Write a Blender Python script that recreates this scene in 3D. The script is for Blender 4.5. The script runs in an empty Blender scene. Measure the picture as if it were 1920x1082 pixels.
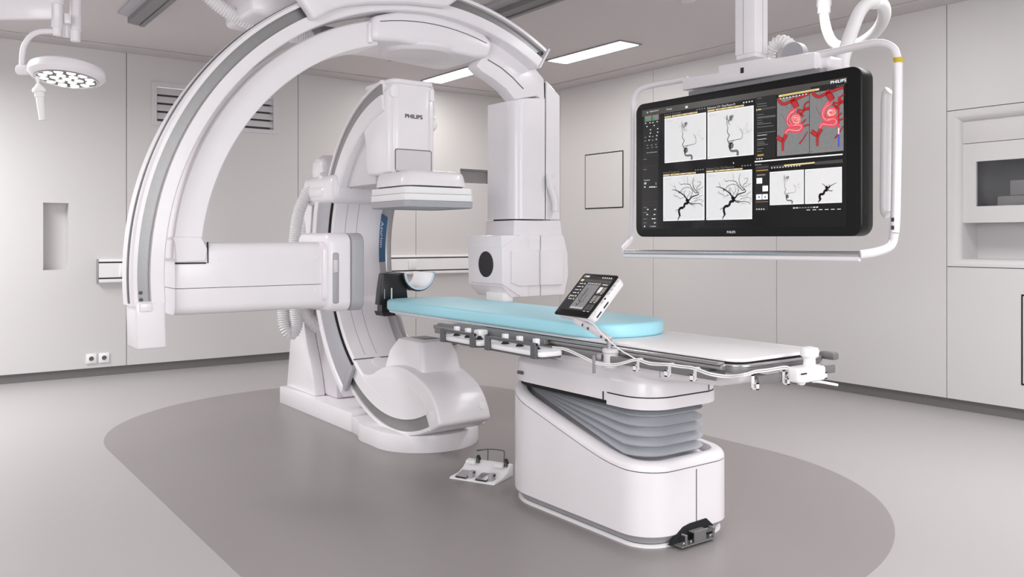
import bpy, bmesh, math, random
from mathutils import Vector, Matrix
random.seed(7)
SC = bpy.context.scene
COL = SC.collection
PI = math.pi

# ---------------------------------------------------------------- camera
EYE = 1.25
YAW = math.radians(36.2)
FPX, CX, HY = 1600.0, 960.0, 448.3
FW = Vector((math.sin(YAW), math.cos(YAW), 0)); RT = Vector((math.cos(YAW), -math.sin(YAW), 0)); UP = Vector((0, 0, 1))
cam_d = bpy.data.cameras.new('camera'); cam = bpy.data.objects.new('camera', cam_d); COL.objects.link(cam)
cam.location = (0, 0, EYE); cam.rotation_euler = (PI/2, 0, -YAW)
cam_d.sensor_width = 36.0; cam_d.lens = 30.0; cam_d.shift_y = -(541.0 - HY)/1920.0
cam_d.clip_start = 0.05
SC.camera = cam

def at(px, py, X=None, Y=None, Z=None, D=None):
    """the point of a real plane (X, Y, Z const or depth D) that a survey sighting hits"""
    d = FW + RT*((px-CX)/FPX) + UP*((HY-py)/FPX)
    if X is not None: t = X/d.x
    elif Y is not None: t = Y/d.y
    elif Z is not None: t = (Z-EYE)/d.z
    else: t = D
    return Vector((0, 0, EYE)) + d*t

# ---------------------------------------------------------------- materials
def lin(c):
    return tuple((v/255/12.92 if v/255 <= 0.04045 else ((v/255+0.055)/1.055)**2.4) for v in c)
def mat(name, rgb, rough=0.4, metal=0.0, var=0.03, scale=6.0, bump=0.0, coat=0.0, emit=0.0, spec=0.5, stretch=None):
    m = bpy.data.materials.new(name); m.use_nodes = True
    nt = m.node_tree; b = nt.nodes['Principled BSDF']
    L = lin(rgb)
    tc = nt.nodes.new('ShaderNodeTexCoord'); nz = nt.nodes.new('ShaderNodeTexNoise')
    nz.inputs['Scale'].default_value = scale; nz.inputs['Detail'].default_value = 4
    if stretch:
        mp = nt.nodes.new('ShaderNodeMapping'); mp.inputs['Scale'].default_value = stretch
        nt.links.new(tc.outputs['Object'], mp.inputs['Vector']); nt.links.new(mp.outputs['Vector'], nz.inputs['Vector'])
    else:
        nt.links.new(tc.outputs['Object'], nz.inputs['Vector'])
    mx = nt.nodes.new('ShaderNodeMix'); mx.data_type = 'RGBA'
    mx.inputs[6].default_value = (*[v*(1-var) for v in L], 1); mx.inputs[7].default_value = (*[min(1, v*(1+var)) for v in L], 1)
    nt.links.new(nz.outputs['Fac'], mx.inputs[0]); nt.links.new(mx.outputs[2], b.inputs['Base Color'])
    b.inputs['Roughness'].default_value = rough; b.inputs['Metallic'].default_value = metal
    b.inputs['Specular IOR Level'].default_value = spec
    if coat: b.inputs['Coat Weight'].default_value = coat; b.inputs['Coat Roughness'].default_value = 0.1
    if bump:
        bp = nt.nodes.new('ShaderNodeBump'); bp.inputs['Strength'].default_value = bump; bp.inputs['Distance'].default_value = 0.002
        nt.links.new(nz.outputs['Fac'], bp.inputs['Height']); nt.links.new(bp.outputs['Normal'], b.inputs['Normal'])
    if emit:
        nt.links.new(mx.outputs[2], b.inputs['Emission Color']); b.inputs['Emission Strength'].default_value = emit
    return m
M = {}
M['white'] = mat('white_lacquer', (240, 236, 239), 0.32, coat=0.25)
M['white2'] = mat('white_plastic', (244, 242, 243), 0.4)
M['lilac'] = mat('pale_grey_lacquer', (216, 212, 215), 0.38)
M['wall'] = mat('wall_panel', (214, 211, 211), 0.55, var=0.012, scale=1.5)
M['wallcool'] = mat('wall_panel_cool', (214, 211, 211), 0.55, var=0.012, scale=1.5)
M['seam'] = mat('seam_bluegrey', (118, 124, 138), 0.6)
M['ceil'] = mat('ceiling_paint', (210, 204, 204), 0.7, var=0.01)
M['cove'] = mat('cove_paint', (202, 197, 196), 0.7, var=0.01)
M['base'] = mat('baseboard_grey', (112, 109, 109), 0.5)
M['grey'] = mat('grey_lacquer', (150, 149, 152), 0.4)
M['mgrey'] = mat('mid_grey_plastic', (172, 171, 176), 0.4)
M['track'] = mat('brushed_track', (150, 149, 149), 0.35, metal=0.55, scale=40, var=0.08)
M['dgrey'] = mat('dark_grey_plastic', (92, 92, 95), 0.45)
M['alu'] = mat('aluminium', (176, 174, 175), 0.3, metal=0.75, var=0.05, scale=30)
M['rail'] = mat('grey_rail_metal', (138, 136, 137), 0.4, metal=0.5, var=0.05, scale=30)
M['steel'] = mat('bright_steel', (205, 205, 207), 0.2, metal=1.0)
M['black'] = mat('black_plastic', (24, 24, 26), 0.35)
M['gap'] = mat('shadow_gap', (28, 27, 29), 0.8)
M['bezel'] = mat('black_bezel', (14, 14, 15), 0.3, spec=0.35)
M['bell'] = mat('bellows_grey', (184, 186, 192), 0.38, coat=0.1)
M['pad'] = mat('cyan_vinyl', (174, 232, 245), 0.42, var=0.02, bump=0.05, scale=60)
M['padw'] = mat('white_foam', (245, 245, 247), 0.6)
M['padb'] = mat('pale_blue_edge', (196, 214, 226), 0.5)
M['blue'] = mat('blue_label', (20, 84, 128), 0.4)
M['ink'] = mat('dark_print', (66, 66, 70), 0.5)
M['inkw'] = mat('white_print', (235, 238, 240), 0.5)
M['yellow'] = mat('yellow_tape', (205, 178, 38), 0.5)
M['hose'] = mat('white_hose', (232, 230, 231), 0.45)
M['cable'] = mat('white_cable', (240, 238, 239), 0.4)
M['lamp'] = mat('light_diffuser', (255, 253, 248), 0.5, emit=26.0, var=0.0)
M['led'] = mat('led_lens', (255, 255, 250), 0.3, emit=0.9, var=0.02)
M['ledp'] = mat('led_plate', (96, 92, 90), 0.4)
M['glass'] = None
# screen colours (lit pixels)
def scr(name, rgb, e=0.85, var=0.0, scale=8):
    return mat(name, rgb, 0.25, emit=e, var=var, scale=scale)
def scr2(name, rgb, e):
    m = scr(name, rgb, e); b = m.node_tree.nodes['Principled BSDF']
    return m
M['s_black'] = mat('screen_black', (6, 6, 7), 0.12)
M['s_panel'] = mat('screen_panel', (30, 30, 31), 0.2, emit=0.25)
M['s_bar'] = mat('screen_bar', (70, 68, 64), 0.2, emit=0.35)
M['s_bar2'] = mat('screen_bar_light', (132, 128, 122), 0.25, emit=0.3)
M['s_white'] = mat('screen_image_white', (222, 222, 222), 0.3, emit=0.34, var=0.03, scale=25)
M['s_edge'] = mat('screen_image_edge', (250, 250, 250), 0.3, emit=0.5, var=0)
M['s_grey'] = mat('screen_image_grey', (128, 128, 128), 0.3, emit=0.3, var=0.12, scale=60)
M['s_yel'] = mat('screen_yellow', (226, 206, 150), 0.3, emit=0.4)
M['s_gold'] = mat('screen_gold', (178, 140, 60), 0.3, emit=0.4)
M['s_green'] = mat('screen_green', (46, 140, 92), 0.3, emit=0.4)
M['s_text'] = mat('screen_text', (215, 215, 215), 0.3, emit=0.5)
M['s_dim'] = mat('screen_text_dim', (120, 120, 120), 0.3, emit=0.4)
M['s_red'] = mat('vessel_red', (176, 36, 40), 0.3, emit=0.42, var=0.15, scale=80)
M['s_red2'] = mat('vessel_dark_red', (118, 30, 34), 0.3, emit=0.35, var=0.1, scale=80)
M['s_pink'] = mat('vessel_pink', (222, 70, 92), 0.3, emit=0.42, var=0.2, scale=160)
M['s_cream'] = mat('vessel_cream', (246, 206, 206), 0.3, emit=0.45)
M['s_blue'] = mat('bar_blue', (60, 80, 190), 0.3, emit=0.4)
M['v_dark'] = mat('vessel_dark', (30, 30, 32), 0.5, spec=0.1)
M['v_mid'] = mat('vessel_mid', (118, 118, 120), 0.4, emit=0.1)
M['v_lite'] = mat('vessel_light', (168, 168, 170), 0.4, emit=0.25)
def glass_mat():
    m = bpy.data.materials.new('cabinet_glass'); m.use_nodes = True
    nt = m.node_tree; b = nt.nodes['Principled BSDF']
    nz = nt.nodes.new('ShaderNodeTexNoise'); nz.inputs['Scale'].default_value = 3
    mp = nt.nodes.new('ShaderNodeMapRange'); mp.inputs['To Min'].default_value = 0.03; mp.inputs['To Max'].default_value = 0.07
    nt.links.new(nz.outputs['Fac'], mp.inputs['Value']); nt.links.new(mp.outputs['Result'], b.inputs['Roughness'])
    b.inputs['Base Color'].default_value = (0.72, 0.73, 0.72, 1)
    b.inputs['Transmission Weight'].default_value = 1.0; b.inputs['IOR'].default_value = 1.45
    return m
M['glass'] = glass_mat()

# ---------------------------------------------------------------- mesh helpers
def nbm(): return bmesh.new()
def merge(dst, src):
    me = bpy.data.meshes.new('tmp'); src.to_mesh(me); src.free(); dst.from_mesh(me); bpy.data.meshes.remove(me)
def bevel(bm, w, seg=2, ang=30):
    if w <= 0: return
    bm.normal_update()
    es = [e for e in bm.edges if len(e.link_faces) == 2 and e.calc_face_angle(0) > math.radians(ang)]
    if es: bmesh.ops.bevel(bm, geom=es, offset=w, segments=seg, profile=0.5, affect='EDGES', clamp_overlap=True)
def box(bm, x0, x1, y0, y1, z0, z1, bev=0, seg=2):
    t = nbm(); bmesh.ops.create_cube(t, size=1)
    for v in t.verts:
        v.co = Vector((x0+(x1-x0)*(v.co.x+.5), y0+(y1-y0)*(v.co.y+.5), z0+(z1-z0)*(v.co.z+.5)))
    bevel(t, bev, seg); merge(bm, t)
def obox(bm, c, u, v, w, su, sv, sw, bev=0, seg=2):
    """oriented box: centre c, unit axes u v w, full sizes"""
    t = nbm(); bmesh.ops.create_cube(t, size=1)
    for q in t.verts: q.co = c + u*(q.co.x*su) + v*(q.co.y*sv) + w*(q.co.z*sw)
    bmesh.ops.recalc_face_normals(t, faces=t.faces)
    bevel(t, bev, seg); merge(bm, t)
AX = {'X': lambda a, u, v: Vector((a, u, v)), 'Y': lambda a, u, v: Vector((u, a, v)), 'Z': lambda a, u, v: Vector((u, v, a))}
def prism(bm, pts, axis, a, b, bev=0, seg=2, ang=30):
    f = AX[axis]; t = nbm()
    A = [t.verts.new(f(a, *p)) for p in pts]; B = [t.verts.new(f(b, *p)) for p in pts]
    n = len(pts)
    t.faces.new(A); t.faces.new(B[::-1])
    for i in range(n): t.faces.new((A[i], B[i], B[(i+1) % n], A[(i+1) % n]))
    bmesh.ops.recalc_face_normals(t, faces=t.faces)
    bevel(t, bev, seg, ang); merge(bm, t)
def loft(bm, rings, cap0=True, cap1=True, closed=True, bev=0):
    t = nbm(); V = [[t.verts.new(p) for p in r] for r in rings]; n = len(rings[0])
    for a, b in zip(V, V[1:]):
        for i in range(n if closed else n-1):
            t.faces.new((a[i], a[(i+1) % n], b[(i+1) % n], b[i]))
    if cap0: t.faces.new(V[0][::-1])
    if cap1: t.faces.new(V[-1])
    bmesh.ops.recalc_face_normals(t, faces=t.faces)
    bevel(t, bev); merge(bm, t)
def sweep(bm, c, plane, prof, a0, a1, n=64, bev=0):
    """profile (r, w) swept about centre c between angles in degrees"""
    rings = []
    for i in range(n+1):
        a = math.radians(a0+(a1-a0)*i/n)
        rg = []
        for r, w in prof:
            u, v = c[0]+r*math.cos(a), c[1]+r*math.sin(a)
            rg.append(Vector((u, w, v)) if plane == 'XZ' else Vector((w, u, v)))
        rings.append(rg)
    loft(bm, rings, bev=bev)
def lathe(bm, prof, c, axis=Vector((0, 0, 1)), n=32, cap=True):
    axis = Vector(axis).normalized(); u = axis.orthogonal().normalized(); v = axis.cross(u)
    rings = [[Vector(c)+axis*h+(u*math.cos(2*PI*i/n)+v*math.sin(2*PI*i/n))*max(r, 1e-4) for i in range(n)] for r, h in prof]
    loft(bm, rings, cap, cap)
def smooth_path(pts, k=6):
    P = [Vector(p) for p in pts]
    if len(P) < 3 or k < 2: return P
    Q = [P[0]*2-P[1]]+P+[P[-1]*2-P[-2]]; out = []
    for i in range(1, len(Q)-2):
        p0, p1, p2, p3 = Q[i-1:i+3]
        for j in range(k):
            t = j/k
            out.append(0.5*((2*p1)+(p2-p0)*t+(2*p0-5*p1+4*p2-p3)*t*t+(3*p1-p0-3*p2+p3)*t**3))
    out.append(P[-1]); return out
def resample(P, step):
    L = [0.0]
    for a, b in zip(P, P[1:]): L.append(L[-1]+(b-a).length)
    n = max(2, int(L[-1]/step)); out = []; j = 0
    for i in range(n+1):
        s = L[-1]*i/n
        while j < len(L)-2 and L[j+1] < s: j += 1
        d = L[j+1]-L[j]
        out.append(P[j].lerp(P[j+1], (s-L[j])/d if d > 1e-9 else 0))
    return out
def tube(bm, pts, r, n=12, k=6, rib=None, cap=True):
    """round tube; rib=(pitch, depth) corrugates it; r may be a list per input point only when k=1"""
    P = smooth_path(pts, k)
    if rib: P = resample(P, rib[0]/4)
    t0 = (P[1]-P[0]).normalized(); u = t0.orthogonal().normalized(); rings = []
    for i, p in enumerate(P):
        t = (P[min(i+1, len(P)-1)]-P[max(i-1, 0)]).normalized()
        u = (u-t*u.dot(t)).normalized(); v = t.cross(u)
        rr = r[i] if isinstance(r, (list, tuple)) else r
        if rib: rr -= rib[1]*(0.5-0.5*math.cos(2*PI*i/4))
        rings.append([p+(u*math.cos(2*PI*j/n)+v*math.sin(2*PI*j/n))*rr for j in range(n)])
    loft(bm, rings, cap, cap)
def rrect(x0, x1, y0, y1, r, n=8, inset=0.0):
    """rounded rectangle outline, r = radius or (r at y0 side, r at y1 side)"""
    ra, rb = (r, r) if not isinstance(r, tuple) else r
    x0 += inset; x1 -= inset; y0 += inset; y1 -= inset
    ra = max(ra-inset, 0.004); rb = max(rb-inset, 0.004)
    out = []
    for cx, cy, rr, a in ((x1-ra, y0+ra, ra, -90), (x1-rb, y1-rb, rb, 0), (x0+rb, y1-rb, rb, 90), (x0+ra, y0+ra, ra, 180)):
        for i in range(n+1):
            t = math.radians(a+90*i/n); out.append((cx+rr*math.cos(t), cy+rr*math.sin(t)))
    return out
def dens(pts, step=0.05):
    out = []
    for i, p in enumerate(pts):
        q = pts[(i+1) % len(pts)]; d = math.hypot(q[0]-p[0], q[1]-p[1]); k = max(1, int(d/step))
        for j in range(k): out.append((p[0]+(q[0]-p[0])*j/k, p[1]+(q[1]-p[1])*j/k))
    return out

# ---------------------------------------------------------------- objects
ORG = {}
def link(name, me, parent):
    o = bpy.data.objects.new(name, me); COL.objects.link(o)
    if parent is not None:
        o.parent = parent; o.location = -ORG[parent.name]
    ORG[o.name] = Vector((0, 0, 0))
    return o
def obj(name, parts, m=None, parent=None, ang=32):
    """one mesh object out of a bmesh, or of several (bmesh, material) pairs"""
    if m is not None: parts = [(parts, m)]
    full = nbm(); me = bpy.data.meshes.new(name)
    for i, (b, mm) in enumerate(parts):
        for f in b.faces: f.material_index = i
        merge(full, b); me.materials.append(mm)
    full.to_mesh(me); full.free()
    if len(me.polygons):
        me.polygons.foreach_set('use_smooth', [True]*len(me.polygons))
        me.set_sharp_from_angle(angle=math.radians(ang))
    return link(name, me, parent)
def thing(name, label, cat, loc=(0, 0, 0), rotz=0.0, group=None, local=False):
    o = bpy.data.objects.new(name, None); COL.objects.link(o)
    o.location = loc; o.rotation_euler = (0, 0, rotz); o.empty_display_size = 0.1
    o['label'] = label; o['category'] = cat
    if group: o['group'] = group
    ORG[o.name] = Vector((0, 0, 0)) if local else Vector(loc)
    return o
def tag(o, label, cat, group=None):
    o['label'] = label; o['category'] = cat
    if group: o['group'] = group
    return o
def struct(name, parts, m=None, **k):
    o = obj(name, parts, m, **k); o['kind'] = 'structure'; return o
def plabel(o, label): o['label'] = label; return o
def dup(root, d, label, group=None):
    r = root.copy(); COL.objects.link(r); r.location = root.location+Vector(d); r['label'] = label
    if group: r['group'] = group
    for ch in list(root.children):
        c = ch.copy(); COL.objects.link(c); c.parent = r
        for g in list(ch.children):
            q = g.copy(); COL.objects.link(q); q.parent = c
    return r
def text_bm(s, org, right, up, width=None, height=None, depth=0.0, bold=0.0):
    """lettering as mesh; org = lower left corner, right/up unit vectors"""
    cu = bpy.data.curves.new('lettering', 'FONT'); cu.body = s; cu.size = 1; cu.offset = bold; cu.resolution_u = 3
    o = bpy.data.objects.new('lettering', cu); COL.objects.link(o)
    bpy.context.view_layer.update()
    me = bpy.data.meshes.new_from_object(o.evaluated_get(bpy.context.evaluated_depsgraph_get()))
    bpy.data.objects.remove(o); bpy.data.curves.remove(cu)
    b = nbm(); b.from_mesh(me); bpy.data.meshes.remove(me)
    if not b.verts: return b
    x0 = min(v.co.x for v in b.verts); x1 = max(v.co.x for v in b.verts); y0 = min(v.co.y for v in b.verts); y1 = max(v.co.y for v in b.verts)
    sx = width/(x1-x0) if width else None; sy = height/(y1-y0) if height else None
    if sx is None: sx = sy
    if sy is None: sy = sx
    right = Vector(right); up = Vector(up); nn = right.cross(up)
    for v in b.verts: v.co = Vector(org)+right*((v.co.x-x0)*sx)+up*((v.co.y-y0)*sy)+nn*depth
    return b
# ================================================================ the room
H = 2.987; XR = 6.3; YB = 8.5
# floor with the darker rounded inlay
fb = nbm(); box(fb, -5, 6.42, -3.5, 8.62, -0.05, 0)
ib = nbm(); pts = []
for i in range(97):
    t = PI*i/96; pts.append((2.63+1.575*math.cos(t), 5.5+1.43*math.sin(t)))
for i in range(97):
    t = PI+PI*i/96; pts.append((2.63+1.575*math.cos(t), 3.2+1.45*math.sin(t)))
prism(ib, pts, 'Z', -0.01, 0.001)
M['floor'] = mat('floor_vinyl', (172, 168, 168), 0.3, var=0.015, scale=5)
M['floord'] = mat('floor_vinyl_dark', (143, 137, 136), 0.32, var=0.015, scale=5)
for k in ('floor', 'floord'):   # faint streaks in the vinyl, as in the photo
    nt = M[k].node_tree
    for n in nt.nodes:
        if n.type == 'TEX_NOISE': n.inputs['Scale'].default_value = 14; n.inputs['Roughness'].default_value = 0.7
struct('floor', [(fb, M['floor']), (ib, M['floord'])])
cb = nbm(); box(cb, -5, 6.42, -3.5, 8.62, H, H+0.06)
struct('ceiling', cb, M['ceil'])

def panel(bm, axis, a, b, u0, u1, z0, z1, hole=None):
    def bx(p, q, r, s):
        if q-p < 1e-4 or s-r < 1e-4: return
        if axis == 'Y': box(bm, p, q, a, b, r, s)
        else: box(bm, a, b, p, q, r, s)
    if hole is None: bx(u0, u1, z0, z1); return
    h0, h1, k0, k1 = hole
    bx(u0, h0, z0, z1); bx(h1, u1, z0, z1); bx(h0, h1, z0, k0); bx(h0, h1, k1, z1)
g = 0.003
bw = nbm(); sm = nbm()
niche = (1.106, 1.309, 0.976, 1.571); niche2 = (5.463, 6.051, 1.917, 2.084); vent = (2.052, 3.195, 2.365, 2.70)
for u0, u1, z0, hole in ((-5, 0.12, .08, None), (0.12, 1.789, .08, niche), (1.789, 3.457, .08, vent), (3.457, 4.864, .08, None), (4.864, 5.42, .08, None), (5.42, 6.30, 0, niche2)):
    e0 = g if u0 not in (5.42,) else 0; e1 = g if u1 not in (5.42, 6.30) else 0
    panel(bw, 'Y', YB, YB+0.022, u0+e0, u1-e1, z0, H, hole)
for h0, h1, k0, k1 in (niche, niche2):
    d = 0.13 if h0 < 2 else 0.32
    box(bw, h0-.01, h1+.01, YB+d, YB+d+.02, k0-.01, k1+.01)
    for q in ((h0-.01, h0, k0, k1), (h1, h1+.01, k0, k1), (h0-.01, h1+.01, k1, k1+.01)): box(bw, q[0], q[1], YB+.0222, YB+d, q[2], q[3])
    box(bw, h0-.01, h1+.01, YB+.0222, YB+d, k0-.01, k0)
panel(sm, 'Y', YB+0.0225, YB+0.04, -5, 5.46, .08, H, (1.0, 1.42, .9, 1.65)) if False else None
for u in (0.12, 1.789, 3.457, 4.864): box(sm, u-.02, u+.02, YB+0.0225, YB+0.03, .08, H)
struct('wall_back', [(bw, M['wall']), (sm, M['seam'])])
bb = nbm(); box(bb, -5, 5.42, YB+0.018, YB+0.06, 0, 0.08)
struct('baseboard_back', bb, M['base'])
# right wall with the recessed pass-through
rw = nbm(); sm = nbm(); sp = nbm()
RY0, RY1, RZ0, RZ1 = 1.69, 3.183, 1.047, 2.191
for u0, u1 in ((7.664, 8.5), (6.169, 7.664), (4.675, 6.169), (3.183, 4.675), (0.2, 1.69), (-3.5, .2)):
    panel(rw, 'X', XR, XR+0.022, u0+g, u1-(g if u1 < 8.5 else 0), .08, H)
panel(rw, 'X', XR, XR+0.022, RY0+g, RY1-g, .08, RZ0-g); panel(rw, 'X', XR, XR+0.022, RY0+g, RY1-g, RZ1+g, H)
for u in (7.664, 6.169, 4.675, 3.183, 1.69, .2): box(sm, XR+0.0225, XR+.03, u-.02, u+.02, .08, H)
for z in (RZ0, RZ1): box(sm, XR+0.0225, XR+.03, RY0, RY1, z-.012, z+.012)
# rounded splay into the recess and its lining
IY0, IY1, IZ0, IZ1 = RY0+0.09, RY1-0.085, RZ0+0.055, RZ1-0.075
rings = []
for i in range(7):
    t = i/6*PI/2; s = math.sin(t); c_ = 1-math.cos(t)
    rings.append([Vector((XR+0.002+0.055*s*1.0 if i < 7 else 0, y, z)) for y, z in ()])
def splay(k, dx):
    y0, y1 = RY0+g+(IY0-RY0)*k, RY1-g-(RY1-IY1)*k; z0, z1 = RZ0+g+(IZ0-RZ0)*k, RZ1-g-(RZ1-IZ1)*k
    return [Vector((XR+dx, y0, z0)), Vector((XR+dx, y1, z0)), Vector((XR+dx, y1, z1)), Vector((XR+dx, y0, z1))]
rings = [splay(math.sin(i/8*PI/2), 0.06*(1-math.cos(i/8*PI/2))) for i in range(9)]
rings.append(splay(1.0, 0.28))
loft(sp, rings, False, True)
struct('wall_right', [(rw, M['wallcool']), (sm, M['seam']), (sp, M['wallcool'])])
bb = nbm(); box(bb, XR+0.018, XR+0.06, -3.5, 8.5, 0, 0.08)
struct('baseboard_right', bb, M['base'])
# ceiling perimeter strips
t1 = nbm(); box(t1, -5, 6.30, YB-0.26, YB, H-0.012, H-0.0005, 0.003, 1)
struct('trim_1', t1, M['cove'])
t2 = nbm(); box(t2, XR-0.26, XR, -3.5, YB-0.262, H-0.012, H-0.0005, 0.003, 1)
struct('trim_2', t2, M['cove'])

# vent grille in the back wall
t = thing('vent_grille', 'white louvred air vent grille set high in the back wall, partly behind the large arc', 'vent', (2.62, YB, 2.365))
fr = nbm(); x0, x1, z0, z1 = vent
prismpts = None
for q in ((x0-.045, x1+.045, z1-.002, z1+.04), (x0-.045, x1+.045, z0-.04, z0+.002), (x0-.045, x0+.004, z0, z1), (x1-.004, x1+.045, z0, z1)):
    box(fr, q[0], q[1], YB-0.008, YB-.0005, q[2], q[3], .002, 1)
for q in ((x0-.0, x0+.006, z0, z1), (x1-.006, x1, z0, z1)): box(fr, q[0], q[1], YB-.004, YB+.095, q[2], q[3])
obj('frame', fr, M['lilac'], t)
bk = nbm(); box(bk, x0, x1, YB+.10, YB+.11, z0, z1); obj('backing', bk, M['dgrey'], t)
for i in range(4):
    zt = z1-0.012-i*0.078
    s = nbm(); prism(s, [(YB+.026, zt-.002), (YB+.032, zt-.002), (YB+.010, zt-.064), (YB+.002, zt-.064)], 'X', x0+.007, x1-.007)
    obj('slat', s, M['lilac'], t)

# wall trunking with sockets
t = thing('wall_trunking', 'pale grey horizontal cable trunking with dark grooves and sockets along the back wall', 'trunking', (3.8, YB, .85))
b = nbm(); g2 = nbm(); TX0, TX1 = 1.531, 6.1
prism(b, [(YB, .85), (YB-.05, .85), (YB-.06, .86), (YB-.06, .886), (YB-.052, .886), (YB-.052, .9), (YB-.06, .9), (YB-.06, 1.03), (YB-.052, 1.03), (YB-.052, 1.044), (YB-.06, 1.044), (YB-.06, 1.056), (YB-.05, 1.066), (YB, 1.066)], 'X', TX0+.012, TX1)
obj('channel', b, M['white2'], t)
for z in (.886, 1.03): 
    b = nbm(); box(b, TX0+.012, TX1, YB-.058, YB-.051, z+.0002, z+.0138); obj('groove', b, M['black'], t)
b = nbm(); box(b, TX0, TX0+.0118, YB-.062, YB, .848, 1.068, .003); obj('end_cap', b, M['grey'], t)
def socket_bms(x, y, z, w=.08, hole=True):
    pl, dk = nbm(), nbm()
    box(pl, x-w/2, x+w/2, y-.012, y, z-w/2, z+w/2, .004)
    if hole:
        lathe(pl, [(.026, 0), (.026, .004), (.021, .004), (.021, 0)], (x, y-.012, z), (0, -1, 0), 20, False)
        lathe(dk, [(.0205, 0), (.0205, .0012), (.001, .0012)], (x, y-.0121, z), (0, -1, 0), 20)
        for s in (-1, 1): lathe(dk, [(.004, .001), (.004, .003), (.001, .003)], (x+s*.009, y-.0121, z), (0, -1, 0), 8)
    return pl, dk
for px, hole in ((725, 1), (773, 0), (885, 1), (899, 1), (236, 0)):
    p = at(px, 495, Y=YB-.06)
    pl, dk = socket_bms(p.x, YB-.06, .964, .105, hole)
    if hole:
        s = obj('power_socket', pl, M['white2'], t); obj('socket_face', dk, M['mgrey'], s)
    else: obj('blank_plate', pl, M['white2'], t)
# two floor-level sockets
for px, lab in ((171, 'white wall socket low on the back wall, left one of the pair'), (195, 'white wall socket low on the back wall, right one of the pair')):
    p = at(px, 672, Y=YB-.001)
    t = thing('wall_socket', lab, 'socket', (p.x, YB, .166), group='low wall sockets')
    pl, dk = socket_bms(p.x, YB-.0005, .166, .088)
    obj('plate', pl, M['white2'], t); obj('socket_face', dk, M['dgrey'], t)
# black outlined hatches in the right wall
def hatch(label, y0, y1, z0, z1, m):
    t = thing('wall_hatch', label, 'hatch', (XR, (y0+y1)/2, z0))
    a, b = nbm(), nbm()
    box(a, XR-.003, XR-.0005, y0, y1, z0, z1); box(b, XR-.006, XR-.0031, y0+.012, y1-.012, z0+.012, z1-.012, .001, 1)
    obj('gasket', a, M['gap'], t); obj('door_panel', b, m, t)
hatch('square flush access hatch with black outline on right wall beside the monitor', 6.606, 7.223, 1.583, 2.193, M['wallcool'])
p = at(1915, 552, X=XR); q = at(1915, 722, X=XR)
hatch('black outlined lower access panel cut by the right edge of the picture', p.y-.75, p.y, q.z, p.z, M['wallcool'])
# pass-through cabinet in the recess
t = thing('pass_through_cabinet', 'grey built-in cabinet with dark glass hatch in the right wall recess', 'cabinet', (6.35, 2.44, 1.36))
c0, c1 = IY0+.001, IY1-.001; cz = at(1803, 418, X=6.362).z; zs = at(1803, 271, X=6.362).z
b = nbm(); box(b, 6.362, 6.56, c0, c1, zs+.004, IZ1-.001, .002); obj('top_panel', b, M['wallcool'], t)
wy = at(1830, 300, X=6.362).y; wz1 = at(1830, 303, X=6.362).z; wz0 = at(1830, 387, X=6.362).z
b = nbm()
wy0 = c0+.13
for q in ((c0, wy0, cz, zs), (wy, c1, cz, zs), (wy0, wy, cz, wz0), (wy0, wy, wz1, zs)): box(b, 6.362, 6.388, q[0], q[1], q[2], q[3])
d = obj('hatch_door', b, M['wallcool'], t)
b = nbm(); box(b, 6.374, 6.380, wy0+.001, wy-.001, wz0+.001, wz1-.001); gl = obj('glass_pane', b, M['glass'], t)
b = nbm(); box(b, 6.392, 6.56, c0, c1, cz, cz+.012); box(b, 6.548, 6.56, c0, c1, cz+.012, zs); box(b, 6.392, 6.548, c1-.012, c1, cz+.012, zs)
obj('cabinet_shell', b, M['mgrey'], t)
b = nbm(); box(b, 6.42, 6.53, wy-.42, wy-.12, cz+.0125, cz+.19, .01); box(b, 6.43, 6.52, wy-.36, wy-.2, cz+.19, cz+.3, .01)
tag(obj('storage_box', b, M['lilac']), 'pale stepped box standing behind the dark glass of the wall cabinet', 'box')

# ceiling light panels
def ceiling_light(label, x0, x1, y0, y1):
    t = thing('ceiling_light', label, 'ceiling light', ((x0+x1)/2, (y0+y1)/2, H-.012), group='recessed ceiling light panels')
    f = nbm(); w = .018
    for q in ((x0, x1, y0, y0+w), (x0, x1, y1-w, y1), (x0, x0+w, y0+w, y1-w), (x1-w, x1, y0+w, y1-w)): box(f, q[0], q[1], q[2], q[3], H-.012, H-.0005)
    obj('frame', f, M['grey'], t)
    d = nbm(); box(d, x0+w, x1-w, y0+w, y1-w, H-.008, H-.001); obj('diffuser', d, M['lamp'], t)
ceiling_light('bright rectangular ceiling light panel left of the monitor column', 5.145, 5.415, 5.44, 6.49)
ceiling_light('bright rectangular ceiling light panel showing beneath the large arc', 4.70, 4.97, 7.05, 8.12)
p = at(1290, 3, Z=H-.02)
b = nbm(); lathe(b, [(.055, .019), (.055, .008), (.045, 0), (.0, 0)], (p.x, p.y, H-.02), n=24)
tag(obj('ceiling_sensor', b, M['lilac']), 'small round white sensor on the ceiling at the top edge', 'sensor')
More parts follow.
